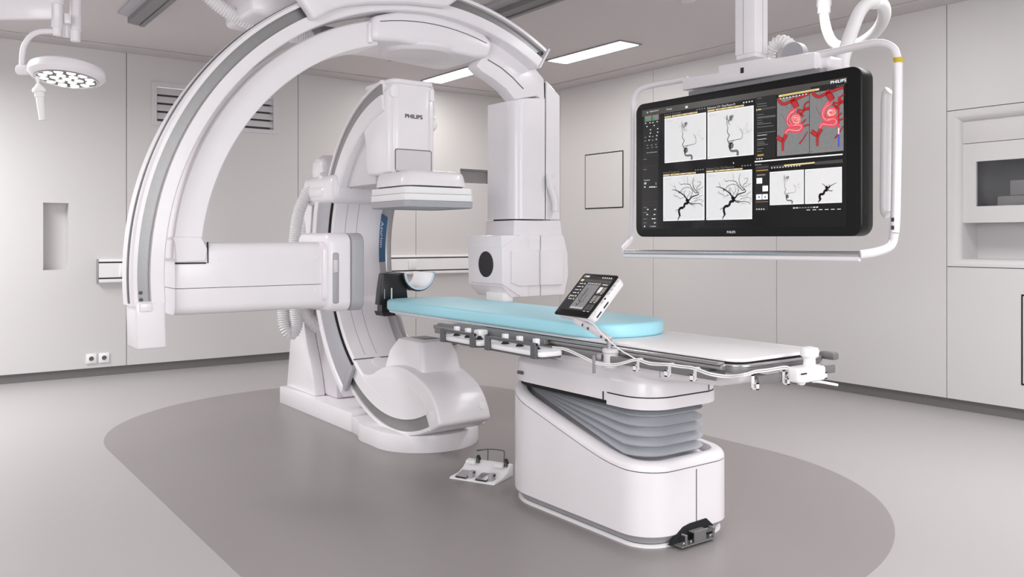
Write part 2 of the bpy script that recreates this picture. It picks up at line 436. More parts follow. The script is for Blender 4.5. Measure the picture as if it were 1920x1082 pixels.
# two ceiling rails for the overhead carriage
def rail(label, xc, y0, y1):
    t = thing('ceiling_rail', label, 'ceiling rail', (xc, y1, H-.1), group='overhead carriage rails')
    a, b, c = nbm(), nbm(), nbm()
    prism(a, [(xc-.13, H-.001), (xc-.13, H-.02), (xc-.055, H-.035), (xc-.055, H-.001)], 'Y', y0, y1)
    prism(b, [(xc-.055, H-.001), (xc-.055, H-.075), (xc+.02, H-.085), (xc+.02, H-.001)], 'Y', y0, y1+.02)
    prism(c, [(xc+.024, H-.001), (xc+.024, H-.095), (xc+.06, H-.095), (xc+.09, H-.06), (xc+.09, H-.001)], 'Y', y0, y1)
    obj('flange', a, M['mgrey'], t); obj('rail_body', b, M['rail'], t); obj('running_track', c, M['rail'], t)
rail('grey ceiling rail end in the upper left corner of the ceiling', 1.545, 0.8, 7.02)
rail('grey ceiling rail passing behind the right end of the large arc', 3.70, 0.8, 7.02)

# ---------------------------------------------------------------- light
w = bpy.data.worlds.new('world'); SC.world = w; w.use_nodes = True
bg = w.node_tree.nodes['Background']; bg.inputs['Color'].default_value = (0.98, 0.985, 1.0, 1); bg.inputs['Strength'].default_value = 0.52
def area(name, loc, sx, sy, power, rot=(0, 0, 0), col=(.985, .99, 1), spread=180):
    l = bpy.data.lights.new(name, 'AREA'); l.shape = 'RECTANGLE'; l.size = sx; l.size_y = sy; l.energy = power; l.color = col; l.spread = math.radians(spread)
    o = bpy.data.objects.new(name, l); COL.objects.link(o); o.location = loc; o.rotation_euler = rot; return o
area('unseen_ceiling_lamp', (0.2, 2.0, H-.03), 1.6, 2.6, 20, spread=130)  # ceiling lamps out of view, added to light the room
area('unseen_ceiling_lamp', (4.6, 0.9, H-.03), 0.8, 3.0, 54, spread=130)
area('unseen_ceiling_lamp', (4.7, 3.1, H-.03), 0.7, 1.0, 24)  # unseen lamp added to lift the floor on the right
area('unseen_ceiling_lamp', (-0.7, 6.9, H-.03), 1.2, 1.6, 142, spread=165)
area('unseen_ceiling_lamp', (2.6, -1.2, H-.03), 3.0, 1.6, 62, spread=140)
fill = area('added_soft_light', (1.6, -3.0, 1.9), 3.2, 1.6, 58, rot=(math.radians(90), 0, 0), spread=120)  # unseen fill light added behind the camera for the front faces
key = area('added_soft_light', (-3.5, -0.7, 2.0), 3.0, 1.8, 62, spread=120)  # unseen key light added at camera left to brighten side faces
key.rotation_euler = (Vector((2.5, 3.6, 0.7))-Vector((-3.5, -0.7, 2.0))).to_track_quat('-Z', 'Y').to_euler()
SC.view_settings.view_transform = 'Standard'; SC.view_settings.look = 'None'; SC.view_settings.exposure = 0; SC.view_settings.gamma = 1
SC.cycles.use_denoising = True
SC.cycles.max_bounces = 10; SC.cycles.diffuse_bounces = 5; SC.cycles.sample_clamp_indirect = 6
# ================================================================ lateral (ceiling hung) gantry
W, W2, LI = M['white'], M['white2'], M['lilac']
LG = thing('ceiling_gantry', 'large white ceiling-hung double arc with grey track, flat side detector and tube column', 'gantry', (2.64, 4.6, 2.95))
LC = (2.64, 1.07); yF = 4.41
def pts_at(l, Y): return [(at(x, y, Y=Y).x, at(x, y, Y=Y).z) for x, y in l]
b = nbm()
r0, r1, r2, r3 = 1.535, 1.602, 1.662, 1.69
sweep(b, LC, 'XZ', [(r0+.006, yF), (r1, yF), (r1, yF+.04), (r2, yF+.04), (r2, yF+.006), (r3-.01, yF+.006), (r3, yF+.02), (r3, yF+.20), (r3-.02, yF+.215), (r0+.01, yF+.215), (r0, yF+.2), (r0, yF+.006)], 58.5, 185, 90)
oa = obj('outer_arc', b, W, LG)
b = nbm(); sweep(b, LC, 'XZ', [(r1+.001, yF+.034), (r2-.001, yF+.034), (r2-.001, yF+.0395), (r1+.001, yF+.0395)], 58.6, 184.8, 90)
obj('guide_track', b, M['track'], LG)
b = nbm()
for a in (182.9, 184.1):
    p = Vector((LC[0]+1.642*math.cos(math.radians(a)), yF+.034, LC[1]+1.642*math.sin(math.radians(a))))
    lathe(b, [(.009, 0), (.009, .004), (.004, .006)], p, (0, -1, 0), 14)
obj('screw', b, M['dgrey'], LG)
b = nbm(); sweep(b, LC, 'XZ', [(r3+.0005, yF+.06), (r3+.004, yF+.06), (r3+.004, yF+.088), (r3+.0005, yF+.088)], 75, 184.6, 80)
obj('cover_strip', b, M['dgrey'], LG)
b = nbm()
cap_ = [(at(x, y, Y=yF).x, at(x, y, Y=yF).z) for x, y in ((254, 566), (254.5, 600), (257, 657), (313, 652.5), (311, 600), (310.5, 565))]
prism(b, cap_, 'Y', yF-.004, yF+.21, .012, 3, 25)
c0 = LC[0]+1.632*math.cos(math.radians(185.4)); cz = LC[1]+1.632*math.sin(math.radians(185.4))
box(b, c0-.03, c0+.026, yF-.02, yF+.03, cz-.02, cz+.022, .005)
obj('end_cap', b, W, LG)
b = nbm(); sweep(b, LC, 'XZ', [(r0-.002, yF-.012), (r3+.004, yF-.008), (r3+.004, yF+.215), (r0-.002, yF+.22)], 57.9, 58.4, 1, bev=.006)
obj('end_plate', b, W, LG)
b = nbm()
for a, rr in ((59.4, 1.63), (58.9, 1.645)):
    p = Vector((LC[0]+rr*math.cos(math.radians(a)), yF+.03, LC[1]+rr*math.sin(math.radians(a))))
    lathe(b, [(.012, -.004), (.012, .006), (.003, .006)], p, (0, -1, 0), 12)
obj('end_stop', b, M['black'], LG)
# inner arc, left arm, ends on the hub
IC = (2.64, 1.10)
b = nbm()
sweep(b, IC, 'XZ', [(1.335, 4.52), (1.468, 4.52), (1.475, 4.53), (1.475, 4.80), (1.33, 4.80), (1.33, 4.525)], 103.5, 178, 60, bev=0)
prism(b, [(1.165, 1.262), (1.178, 1.225), (1.185, 1.13), (1.335, 1.135), (1.342, 1.20), (1.31, 1.262)], 'Y', 4.512, 4.80, .004, 1)
obj('inner_arc', b, W, LG)
b = nbm(); box(b, 1.183, 1.337, 4.515, 4.53, 1.122, 1.1295); box(b, 1.343, 1.348, 4.516, 4.53, 1.125, 1.235)
obj('arm_joint', b, M['gap'], LG)
# detector arm box, two covers
def half(top):
    R = rrect(4.52, 4.86, .857, 1.232, .05, 6); zc2 = .9975
    if top: P = [(y, z) for y, z in R if z > zc2]; P = sorted([p for p in P if p[0] > 4.69], key=lambda p: p[1]) + sorted([p for p in P if p[0] <= 4.69], key=lambda p: -p[1]); return [(4.86, zc2)]+P+[(4.52, zc2)]
    P = [(y, z) for y, z in R if z < zc2]; P = sorted([p for p in P if p[0] <= 4.69], key=lambda p: -p[1]) + sorted([p for p in P if p[0] > 4.69], key=lambda p: p[1]); return [(4.52, .9945)]+P+[(4.86, .9945)]
def shell(nm, P):
    b = nbm(); n = len(P); cy, cz3 = 4.69, sum(p[1] for p in P)/n
    def rg(x, k): return [Vector((x, cy+(y-cy)*k, cz3+(z-cz3)*(k if abs(z-.996) > .003 else 1))) for y, z in P]
    loft(b, [rg(1.185, .93), rg(1.19, .97), rg(1.20, .99), rg(1.215, 1), rg(2.005, 1), rg(2.015, .985), rg(2.02, .96)]); obj(nm, b, W, LG)
shell('upper_cover', half(True)); shell('lower_cover', half(False))
b = nbm(); box(b, 1.21, 2.0, 4.5225, 4.8575, .9942, .9978); obj('cover_gap', b, M['gap'], LG)
b = nbm()
b.free()
for x, z in ((1.40, 1.15), (1.40, .965), (1.94, 1.15), (1.94, .965)):
    b = nbm(); lathe(b, [(.007, 0), (.006, .002), (.001, .003)], (x, 4.5198, z), (0, -1, 0), 12); obj('screw_cover', b, W2, LG)
# flat side detector
b = nbm(); prism(b, rrect(4.475, 4.93, .837, 1.285, .06, 8), 'X', 2.0, 2.142, .022, 3)
prism(b, rrect(4.50, 4.90, .89, 1.235, .05, 6), 'X', 1.975, 2.02, .01, 2)
d = obj('flat_detector', b, W, LG)
b = nbm(); prism(b, rrect(4.475, 4.93, .837, 1.285, .06, 8), 'X', 2.1435, 2.222, .014, 3); obj('detector_face', b, M['mgrey'], LG)
b = nbm(); prism(b, rrect(4.4725, 4.6, .97, 1.0, .001, 1), 'X', 2.0, 2.001); b.free()
b = nbm(); box(b, 2.022, 2.062, 4.467, 4.5, .885, 1.175, .012, 3); obj('side_recess', b, M['mgrey'], LG)
b = nbm(); box(b, 2.025, 2.05, 4.458, 4.48, 1.06, 1.135, .006, 2); obj('release_latch', b, M['lilac'], LG)
# hub
def pts_at_(l, Y): return [(at(x, y, Y=Y).x, at(x, y, Y=Y).z) for x, y in l]
hub = [(2.275, 2.515)]+[(2.64+1.512*math.cos(math.radians(a)), 1.10+1.512*math.sin(math.radians(a))) for a in range(98, 71, -3)]
hub = [(2.268, 2.405), (2.272, 2.545)]+hub[1:]+[(3.122, 2.50), (3.108, 2.46), (3.085, 2.405), (2.98, 2.396), (2.80, 2.405), (2.45, 2.42)]
b = nbm(); prism(b, hub, 'Y', 4.46, 4.98, .03, 3, 20)
hb = obj('hub', b, W, LG)
b = nbm(); lathe(b, [(.25, .03), (.245, .012), (.225, -.006), (.205, -.012), (.19, -.008), (.17, .0), (.12, .004), (.001, .005)], (2.69, 4.68, 2.408), (0, 0, 1), 56); obj('hub_dish', b, W, LG)
top = [(2.64+1.452*math.cos(math.radians(a)), 1.10+1.452*math.sin(math.radians(a))) for a in range(103, 72, -3)]
topb = [(2.64+1.457*math.cos(math.radians(a)), 1.10+1.457*math.sin(math.radians(a))) for a in range(73, 104, 3)]
top = top[:len(topb)]
b = nbm(); prism(b, top+topb, 'Y', 4.4588, 4.47); obj('hub_seam', b, M['dgrey'], LG)
b = nbm(); box(b, 2.255, 2.285, 4.49, 4.85, 2.392, 2.512, .01); obj('arm_end', b, W, LG)
# right shoulder and tube column
sh = pts_at([(893, 122), (912, 98), (922, 66), (958, 84), (990, 110), (1021, 148), (1022, 192), (1008, 180), (966, 187), (949, 166), (926, 148), (904, 134)], 4.52)
b = nbm(); prism(b, sh, 'Y', 4.52, 4.64, .012, 2); obj('shoulder', b, W, LG)
b = nbm(); l = pts_at([(915, 111), (940, 126), (962, 145), (982, 166), (981, 167.5), (961, 146.5), (939, 127.5), (914, 112.5)], 4.519); prism(b, l, 'Y', 4.5185, 4.53); obj('shoulder_seam', b, M['dgrey'], LG)
zc = 1.383
cs = [(3.335, 4.84), (3.335, 4.62)]+[(3.435-.10*math.cos(t), 4.62-.10*math.sin(t)) for t in [PI/2*i/8 for i in range(1, 9)]]+[(3.583, 4.52), (3.583, 4.84)]
rings = []
b = nbm()
loft(b, [[Vector((x, y, zc)) for x, y in cs], [Vector((x, y, 2.17+.35*max(0, (x-3.335))*(.5 if x < 3.5 else .35))) for x, y in cs]])
obj('column_cover', b, W, LG)
b = nbm()
tp = pts_at([(1024.5, 151), (1050, 180), (1050, 412), (1024.5, 412)], 4.525); prism(b, tp, 'Y', 4.525, 4.84, .004, 1)
obj('column_back_cover', b, W, LG)
b = nbm(); box(b, 3.583, 3.594, 4.535, 4.83, zc, 2.31); box(b, 3.37, 3.66, 4.56, 4.82, zc-.012, zc+.02); obj('column_gap', b, M['gap'], LG)
# handle on the column
b = nbm()
hp = [at(x, y, Y=4.50) for x, y in ((1029, 327), (1029, 335), (1031, 350), (1036, 365), (1040, 382), (1040, 396))]
tube(b, hp, .021, 12, 5); lathe(b, [(.028, 0), (.028, .018), (.018, .024)], at(1031, 343, Y=4.523), (0, -1, 0), 16); obj('grab_handle', b, W2, LG)
# tube housing: collar, body with clipped faces, round black port
b = nbm(); prism(b, pts_at([(964, 413), (1051, 413), (1055, 442), (963, 442)], 4.53), 'Y', 4.53, 4.86, .008, 2); obj('collar', b, W, LG)
b = nbm()
prism(b, [(3.205, 1.275), (3.735, 1.277), (3.77, 1.15), (3.775, 1.0), (3.74, .868), (3.29, .866), (3.215, .945)], 'Y', 4.50, 4.90, .01, 2)
obj('tube_housing', b, W, LG)
b = nbm()
prism(b, [(3.205, .958), (3.205, 1.195), (3.36, 1.2785), (3.42, 1.2785), (3.42, .8685), (3.36, .8685)], 'Y', 4.488, 4.86, .006, 2)
obj('tube_snout', b, W, LG)
b = nbm(); lathe(b, [(.086, 0), (.086, .002), (.001, .002)], (3.205, 4.672, 1.083), (-1, 0, 0), 40); obj('beam_port', b, M['black'], LG)
b = nbm(); box(b, 3.225, 3.31, 4.51, 4.70, .84, .90, .006); obj('snout_foot', b, W2, LG)
b = nbm()
prism(b, pts_at([(960, 470), (1012, 468), (1012, 535), (976, 537), (960, 531)], 4.475), 'Y', 4.478, 4.52, .006, 2); p1 = obj('housing_cover', b, W, LG)
b = nbm(); prism(b, pts_at([(1015, 468), (1057, 470), (1057, 534), (1015, 535)], 4.475), 'Y', 4.478, 4.52, .006, 2); obj('housing_cover', b, W, LG)
b = nbm(); box(b, at(1012.6, 450, Y=4.499).x, at(1014.4, 450, Y=4.499).x, 4.4985, 4.51, .87, 1.272); obj('housing_seam', b, M['mgrey'], LG)
# ceiling carriage gripping the outer arc
cl = [(1.705, 2.62), (1.857, 2.432), (1.95, 2.495), (2.04, 2.538), (2.18, 2.575), (2.30, 2.597), (2.46, 2.622), (2.60, 2.632), (2.70, 2.637), (2.785, 2.70), (2.90, 2.90), (1.66, 2.90)]
b = nbm(); prism(b, cl, 'Y', 4.335, 4.408, .02, 3)
box(b, 1.70, 2.85, 4.36, 5.0, 2.80, 2.905, .02)
obj('carriage_cover', b, W, LG)
b = nbm()
prism(b, pts_at([(472, -40), (472, 22), (508, 31), (560, 6), (600, -20), (600, -60)], 4.72), 'Y', 4.72, 5.2, .03, 3)
box(b, 1.75, 2.8, 4.5, 5.35, 2.83, 2.885, .01)
box(b, 1.40, 1.9, 4.9, 5.26, 2.845, 2.882, .005)
obj('carriage', b, W, LG)
b = nbm(); tube(b, [at(x, y, Y=5.0) for x, y in ((352, -45), (385, -12), (415, 14), (450, 35), (490, 52), (535, 66), (585, 70))], .042, 16, 6, (.016, .008)); obj('hose', b, M['hose'], LG)
b = nbm(); box(b, 2.2, 2.36, 5.05, 5.2, 2.52, 2.60, .01); obj('bracket', b, M['rail'], LG)

# ================================================================ frontal (floor) gantry
FG = thing('floor_gantry', 'white floor-mounted upright arc on a long base with upper detector and lower tube hood', 'gantry', (2.67, 5.2, 0))
GC = (4.555, 1.165); XA, XB = 2.45, 2.83
base = [(2.93, 6.31), (2.418, 6.31), (2.418, 5.06), (2.93, 5.06)]
b = nbm(); prism(b, base, 'Z', 0, .125, .006, 2); obj('base_block', b, W, FG)
def foot_outline():
    L = [(2.418, 5.056), (2.412, 4.98), (2.395, 4.92), (2.368, 4.86), (2.356, 4.80)]
    cx, cy, r = 2.69, 4.60, .336
    L += [(cx+r*math.cos(math.radians(a)), cy+r*math.sin(math.radians(a))) for a in range(172, 369, 7)]
    L += [(2*2.69-.03-x, y) for x, y in L[4::-1]] if False else [(3.02, 4.80), (3.0, 4.88), (2.96, 4.96), (2.93, 5.056)]
    return L
b = nbm(); prism(b, foot_outline(), 'Z', 0, .105, .006, 2, 50); obj('base_foot', b, W, FG)
# stand
b = nbm()
ck = [(6.285, .125), (5.745, .125), (5.80, .30), (5.90, .50), (5.945, .62), (5.93, .9), (5.85, 1.2), (5.8, 1.5), (6.12, 1.5), (6.19, .9), (6.20, .56)]
prism(b, ck, 'X', 2.462, 2.545, .012, 2); prism(b, ck, 'X', 2.80, 2.90, .012, 2)
obj('stand_cheek', b, W, FG)
b = nbm(); loft(b, [[Vector(q) for q in ((2.545, 5.56, .125), (2.80, 5.56, .125), (2.80, 6.24, .125), (2.545, 6.24, .125))],
                    [Vector(q) for q in ((2.545, 5.62, .9), (2.80, 5.62, .9), (2.80, 6.15, .9), (2.545, 6.15, .9))],
                    [Vector(q) for q in ((2.545, 5.62, 1.5), (2.80, 5.62, 1.5), (2.80, 6.1, 1.5), (2.545, 6.1, 1.5))]], bev=.02)
obj('stand_body', b, LI, FG)
# the arc
ri, ro = .885, 1.08; q0, q1 = .985, 1.055
b = nbm()
sweep(b, GC, 'YZ', [(ri, XA+.012), (ri+.012, XA), (q0, XA), (q0, XA+.014), (q1, XA+.014), (q1, XA), (ro-.006, XA), (ro, XA+.006), (ro, XB-.006), (ro-.006, XB), (ri+.012, XB), (ri, XB-.012)], -113.2, 81, 90)
obj('arc', b, W, FG)
b = nbm(); sweep(b, GC, 'YZ', [(q0+.001, XA+.011), (q1-.001, XA+.011), (q1-.001, XA+.0138), (q0+.001, XA+.0138)], -113, 80.8, 90)
obj('guide_track', b, M['track'], FG)
b = nbm()
for x in (2.545, 2.63): sweep(b, GC, 'YZ', [(ri-.0006, x), (ri-.0006, x+.004), (ri+.002, x+.004), (ri+.002, x)], -50, 33, 50)
obj('arc_seam', b, M['mgrey'], FG)
b = nbm(); sweep(b, GC, 'YZ', [(ri-.002, XA), (ri-.002, XB), (ri+.002, XB), (ri+.002, XA)], -52.6, -52.1, 1); obj('arc_joint', b, M['dgrey'], FG)
# sleeve that carries the arc: cheeks, back, shoulder, lower lip
b = nbm(); sweep(b, GC, 'YZ', [(.915, 2.436), (1.10, 2.428), (1.10, 2.4495), (.915, 2.4495)], -54, 27, 40, bev=.004); obj('sleeve_cheek', b, M['mgrey'], FG)
b = nbm(); sweep(b, GC, 'YZ', [(.905, 2.4505), (.914, 2.4505), (.914, 2.435), (.905, 2.435)], -53.5, 27, 40); obj('sleeve_seal', b, M['gap'], FG)
b = nbm(); sweep(b, GC, 'YZ', [(1.085, 2.46), (1.102, 2.42), (1.15, 2.42), (1.19, 2.45), (1.19, 2.83), (1.15, 2.86), (1.085, 2.86)], -54.5, 28, 40, bev=.008); obj('sleeve_back', b, W, FG)
b = nbm(); sweep(b, GC, 'YZ', [(.905, 2.422), (1.10, 2.418), (1.10, 2.449), (.905, 2.449)], -56.5, -54.1, 3, bev=.008); obj('sleeve_lip', b, M['mgrey'], FG)
b = nbm(); sweep(b, GC, 'YZ', [(.792, 2.815), (.90, 2.815), (.90, 2.86), (.792, 2.86)], -55, 24, 40, bev=.004); ch = obj('side_guide', b, M['alu'], FG)
b = nbm(); sweep(b, GC, 'YZ', [(.793, 2.812), (.899, 2.812), (.899, 2.8145), (.793, 2.8145)], -5.2, 17.4, 24); lb = obj('name_plate', b, M['blue'], FG)
aa = math.radians(6.5); mid = Vector((2.8112, GC[0]+.846*math.cos(aa), GC[1]+.846*math.sin(aa)))
rt = Vector((0, math.sin(aa), -math.cos(aa))); upv = Vector((0, -math.cos(aa), -math.sin(aa)))
# seen from -X the word runs downward; letter tops point away from the arc centre axis
upv = Vector((0, -math.cos(aa), -math.sin(aa)))
tb = text_bm('Azurion', mid-rt*.115-upv*.022, rt, upv, width=.185, height=None)
for v in tb.verts: pass
obj('lettering', tb, M['inkw'], lb)
b = nbm(); box(b, 2.41, 2.88, 5.33, 5.86, 1.49, 1.69, .05, 4); box(b, 2.40, 2.6, 5.45, 5.9, 1.51, 1.64, .06, 4)
obj('shoulder', b, W, FG)
b = nbm(); lathe(b, [(.001, -.02), (.09, 0), (.12, .05), (.12, .16), (.09, .21), (.001, .23)], (2.47, 5.72, 1.73), (1, 0, 0), 28); box(b, 2.46, 2.8, 5.62, 5.82, 1.66, 1.83, .05, 3); obj('drive_cover', b, W, FG)
b = nbm(); c = at(668, 689, X=2.7); lathe(b, [(.055, 0), (.05, .004), (.001, .005)], Vector((2.62, GC[0]+(ri-.001)*math.cos(math.radians(-55.5)), GC[1]+(ri-.001)*math.sin(math.radians(-55.5)))), (0, -math.cos(math.radians(-55.5)), -math.sin(math.radians(-55.5))), 24); obj('round_cover', b, W, FG)
# upper detector column
b = nbm(); prism(b, rrect(2.49, 2.775, 4.64, 5.0, .045, 6), 'Z', 1.66, 2.215, .006, 2, 40); cl_ = obj('detector_column', b, W, FG)
b = nbm(); prism(b, rrect(2.478, 2.785, 4.625, 5.02, .05, 6), 'Z', 2.205, 2.236, .012, 3, 40); obj('column_cap', b, W, FG)
b = nbm()
b.free()
for x0_, x1_ in ((2.477, 2.528), (2.757, 2.784)):
    b = nbm(); prism(b, rrect(x0_, x1_, 2.118, 2.196, min(.024, (x1_-x0_)*.45), 6), 'Y', 4.632, 4.68, .004, 2); obj('cap_catch', b, W2, FG)
b = nbm(); prism(b, [(4.66, 2.18), (4.97, 2.105), (5.12, 2.0), (5.145, 1.97), (5.03, 1.975), (4.99, 1.93), (4.965, 1.85), (4.955, 1.70), (4.93, 1.655), (4.80, 1.65), (4.66, 1.66)], 'X', 2.468, 2.80, .016, 3); obj('side_fairing', b, W, FG)
b = nbm(); prism(b, [(5.0, 2.0), (5.16, 1.985), (5.30, 1.88), (5.40, 1.72), (5.46, 1.60), (4.9, 1.60), (4.9, 1.9)], 'X', 2.51, 2.78, .01, 2); obj('cable_web', b, M['lilac'], FG)
b = nbm(); box(b, 2.468, 2.474, 5.0, 5.27, 1.846, 1.85); b.free()
b = nbm(); pr_ = rrect(2.515, 2.76, 1.672, 1.80, .012, 3); prism(b, pr_, 'Y', 4.634, 4.66, .002, 1); ip = obj('neck_panel', b, LI, FG)
b = nbm()
for i in range(len(pr_)):
    pass
loft(b, [[Vector((x, 4.6385, z)) for x, z in rrect(2.507, 2.768, 1.668, 1.806, .016, 4)], [Vector((x, 4.6385, z)) for x, z in rrect(2.512, 2.763, 1.66, 1.801, .013, 4)]], False, False); obj('neck_gap', b, M['dgrey'], FG)
b = nbm(); lathe(b, [(.03, 0), (.046, .02), (.046, .05), (.034, .066), (.001, .07)], (2.772, 4.72, 1.985), (1, 0, 0), 24); lathe(b, [(.012, .0), (.04, .03), (.046, .05)], (2.80, 4.72, 1.945), (0, 0, 1), 16); obj('side_knob', b, W2, FG)
tb = text_bm('PHILIPS', (2.578, 4.6385, 1.998), (1, 0, 0), (0, 0, 1), width=.124, height=.026, bold=.03); obj('lettering', tb, M['ink'], cl_)
# upper detector: dome, plate, grey edge
b = nbm(); loft(b, [[Vector((x, y, z)) for x, y in rrect(2.43, 2.87, 4.34, 4.81, .10, 8, i_)] for z, i_ in ((1.566, 0), (1.60, .004), (1.632, .012), (1.645, .02), (1.653, .034), (1.657, .055), (1.659, .095))]); obj('detector_dome', b, W, FG)
b = nbm(); box(b, 2.47, 2.83, 4.38, 4.78, 1.555, 1.566); obj('dome_gap', b, M['dgrey'], FG)
def chamf(h, c): return [(2.65-h, 4.56-h+c), (2.65-h+c, 4.56-h), (2.65+h-c, 4.56-h), (2.65+h, 4.56-h+c), (2.65+h, 4.56+h-c), (2.65+h-c, 4.56+h), (2.65-h+c, 4.56+h), (2.65-h, 4.56+h-c)]
b = nbm(); prism(b, chamf(.236, .03), 'Z', 1.517, 1.556, .006, 2); prism(b, chamf(.238, .03), 'Z', 1.476, 1.5155, .004, 2); obj('upper_detector', b, W2, FG)
b = nbm(); loft(b, [[Vector((x, y, 1.475)) for x, y in chamf(.238, .03)], [Vector((x, y, 1.44)) for x, y in chamf(.236, .03)], [Vector((x, y, 1.434)) for x, y in chamf(.228, .03)], [Vector((x, y, 1.434)) for x, y in chamf(.20, .02)], [Vector((x, y, 1.44)) for x, y in chamf(.195, .02)]]); obj('detector_edge', b, M['mgrey'], FG)
# lower tube hood
rb = [(GC[0]+.967*math.cos(math.radians(a)), GC[1]+.967*math.sin(math.radians(a))) for a in range(-58, -114, -3)]
bodyp = [(5.05, .37), (4.97, .388), (4.90, .39), (4.84, .405), (4.78, .432), (4.70, .462), (4.60, .485), (4.50, .493), (4.40, .487), (4.31, .468), (4.22, .437), (4.155, .406), (4.112, .372), (4.077, .332), (4.05, .288), (4.032, .245), (4.028, .222)]+[(GC[0]+1.083*math.cos(math.radians(a)), GC[1]+1.083*math.sin(math.radians(a))) for a in (-118, -116, -114.5, -113)]
b = nbm(); prism(b, bodyp+rb[::-1], 'X', 2.452, 2.80, .02, 4, 33); hd = obj('tube_hood', b, W, FG)
b = nbm(); a_ = math.radians(-116); c_ = Vector((2.452, GC[0]+1.01*math.cos(a_), GC[1]+1.01*math.sin(a_))); lathe(b, [(.034, -.006), (.034, .001), (.013, .003), (.013, .001), (.001, .001)], c_, (-1, 0, 0), 20); obj('hood_catch', b, W2, FG)
b = nbm(); lathe(b, [(.024, -.004), (.024, .004), (.001, .006)], (2.755, 4.056, .295), (0, -.87, .49), 20); obj('hood_catch', b, W2, FG)
up_ = [(at(x, y, X=2.455).y, at(x, y, X=2.455).z) for x, y in ((684, 712), (700, 706), (722, 705), (745, 711), (768, 724), (786, 741), (799, 759), (806, 772))]
lo_ = [(GC[0]+.972*math.cos(math.radians(a)), GC[1]+.972*math.sin(math.radians(a))) for a in range(-109, -64, 3)]
b = nbm(); prism(b, up_+lo_, 'X', 2.4505, 2.458, .001, 1, 60); obj('side_cover', b, W, FG)
tw = lambda x0, x1, y0, y1, r, z: [Vector((x, y, z)) for x, y in rrect(x0, x1, y0, y1, r, 6)]
b = nbm(); loft(b, [tw(2.505, 2.795, 4.30, 4.80, .035, .38), tw(2.51, 2.79, 4.315, 4.785, .035, .47), tw(2.52, 2.78, 4.34, 4.75, .035, .56), tw(2.535, 2.765, 4.37, 4.70, .035, .615), tw(2.545, 2.755, 4.385, 4.685, .035, .636), tw(2.56, 2.74, 4.40, 4.67, .03, .640)]); obj('tube_tower', b, W, FG)
b = nbm(); box(b, 2.575, 2.735, 4.42, 4.64, .6395, .646, .003); wp = obj('beam_window', b, LI, FG)
b = nbm(); box(b, 2.60, 2.71, 4.45, 4.61, .6462, .6475); obj('window_glass', b, M['dgrey'], wp)
# hoses beside the stand
def hz(l, Y0, Y1=None):
    n = len(l); return [at(x, y, Y=Y0+((Y1 if Y1 else Y0)-Y0)*i/(n-1)) for i, (x, y) in enumerate(l)]
b = nbm(); tube(b, hz([(604, 347), (590, 352), (575, 366), (563, 390), (556, 420), (552, 460), (551, 510), (553, 560), (556, 596), (555, 614), (547, 626), (537, 618), (532, 600), (531, 570), (534, 530), (540, 480)], 5.72, 5.95), .046, 16, 5, (.016, .009)); obj('hose', b, M['hose'], FG)
b = nbm(); tube(b, hz([(598, 376), (585, 395), (575, 425), (571, 470), (568, 520), (566, 560)], 5.95), .045, 16, 5, (.016, .009)); obj('hose', b, M['hose'], FG)
b = nbm(); tube(b, hz([(556, 545), (566, 580), (585, 603), (610, 622), (640, 640)], 5.9, 5.72), .05, 16, 5, (.016, .009)); obj('hose', b, M['hose'], FG)
b = nbm(); tube(b, hz([(606, 345), (596, 349), (588, 354)], 5.715, 5.72), .052, 16, 4); obj('hose_cuff', b, W2, FG)
# ================================================================ patient table
PT = thing('patient_table', 'white patient table on a wedge-shaped base with grey fanned bellows', 'table', (2.695, 2.9, 0))
def ring(z, inset, z2=None, x0=2.415, x1=2.975, y0=2.40, y1=3.45, r=(.15, .26)):
    f = z if callable(z) else (lambda y: z)
    return [Vector((x, y, f(y))) for x, y in dens(rrect(x0, x1, y0, y1, r, 10, inset), .06)]
def ring_n(specs, **k):
    """rings with one vertex count: outline sampled once, then inset along its normals"""
    P = dens(rrect(k.get('x0', 2.415), k.get('x1', 2.975), k.get('y0', 2.40), k.get('y1', 3.45), k.get('r', (.15, .26)), 10), .06)
    n = len(P); N = []
    for i in range(n):
        a, b = P[i-1], P[(i+1) % n]; dx, dy = b[0]-a[0], b[1]-a[1]; L = math.hypot(dx, dy); N.append((-dy/L, dx/L))
    out = []
    for z, ins in specs:
        f = z if callable(z) else (lambda y, z=z: z)
        out.append([Vector((p[0]+q[0]*ins, p[1]+q[1]*ins, f(p[1]+q[1]*ins))) for p, q in zip(P, N)])
    return out
def rim(y):
    t = (y-2.62)*.285
    return .305+.5*(t+math.sqrt(t*t+.0009))
b = nbm(); loft(b, ring_n([(.052, 0), (lambda y: rim(y), 0), (lambda y: rim(y), .03)])); obj('base_shell', b, W, PT)
b = nbm(); loft(b, ring_n([(lambda y: rim(y)+.0035, .001), (lambda y: rim(y)+.012, .001), (lambda y: rim(y)+.026, .008), (lambda y: rim(y)+.036, .022), (lambda y: rim(y)+.04, .04), (lambda y: rim(y)+.036, .056), (lambda y: rim(y)+.02, .06), (lambda y: rim(y)-.05, .06)]), False, False); obj('base_rim', b, W, PT)
b = nbm(); loft(b, ring_n([(lambda y: rim(y)-.02, .006), (lambda y: rim(y)+.02, .006)]), False, False); loft(b, ring_n([(lambda y: rim(y)-.06, .058), (lambda y: rim(y)-.055, .2)]), False, True); obj('rim_gap', b, M['gap'], PT)
b = nbm(); loft(b, ring_n([(.016, .032), (.0515, .0005)]), True, True); obj('plinth', b, M['mgrey'], PT)
b = nbm(); loft(b, ring_n([(.013, .034), (.0165, .034)]), True, True); obj('plinth_gap', b, M['gap'], PT)
b = nbm(); loft(b, ring_n([(.0012, .018), (.009, .018), (.0125, .024)]), True, True); obj('floor_ring', b, W2, PT)
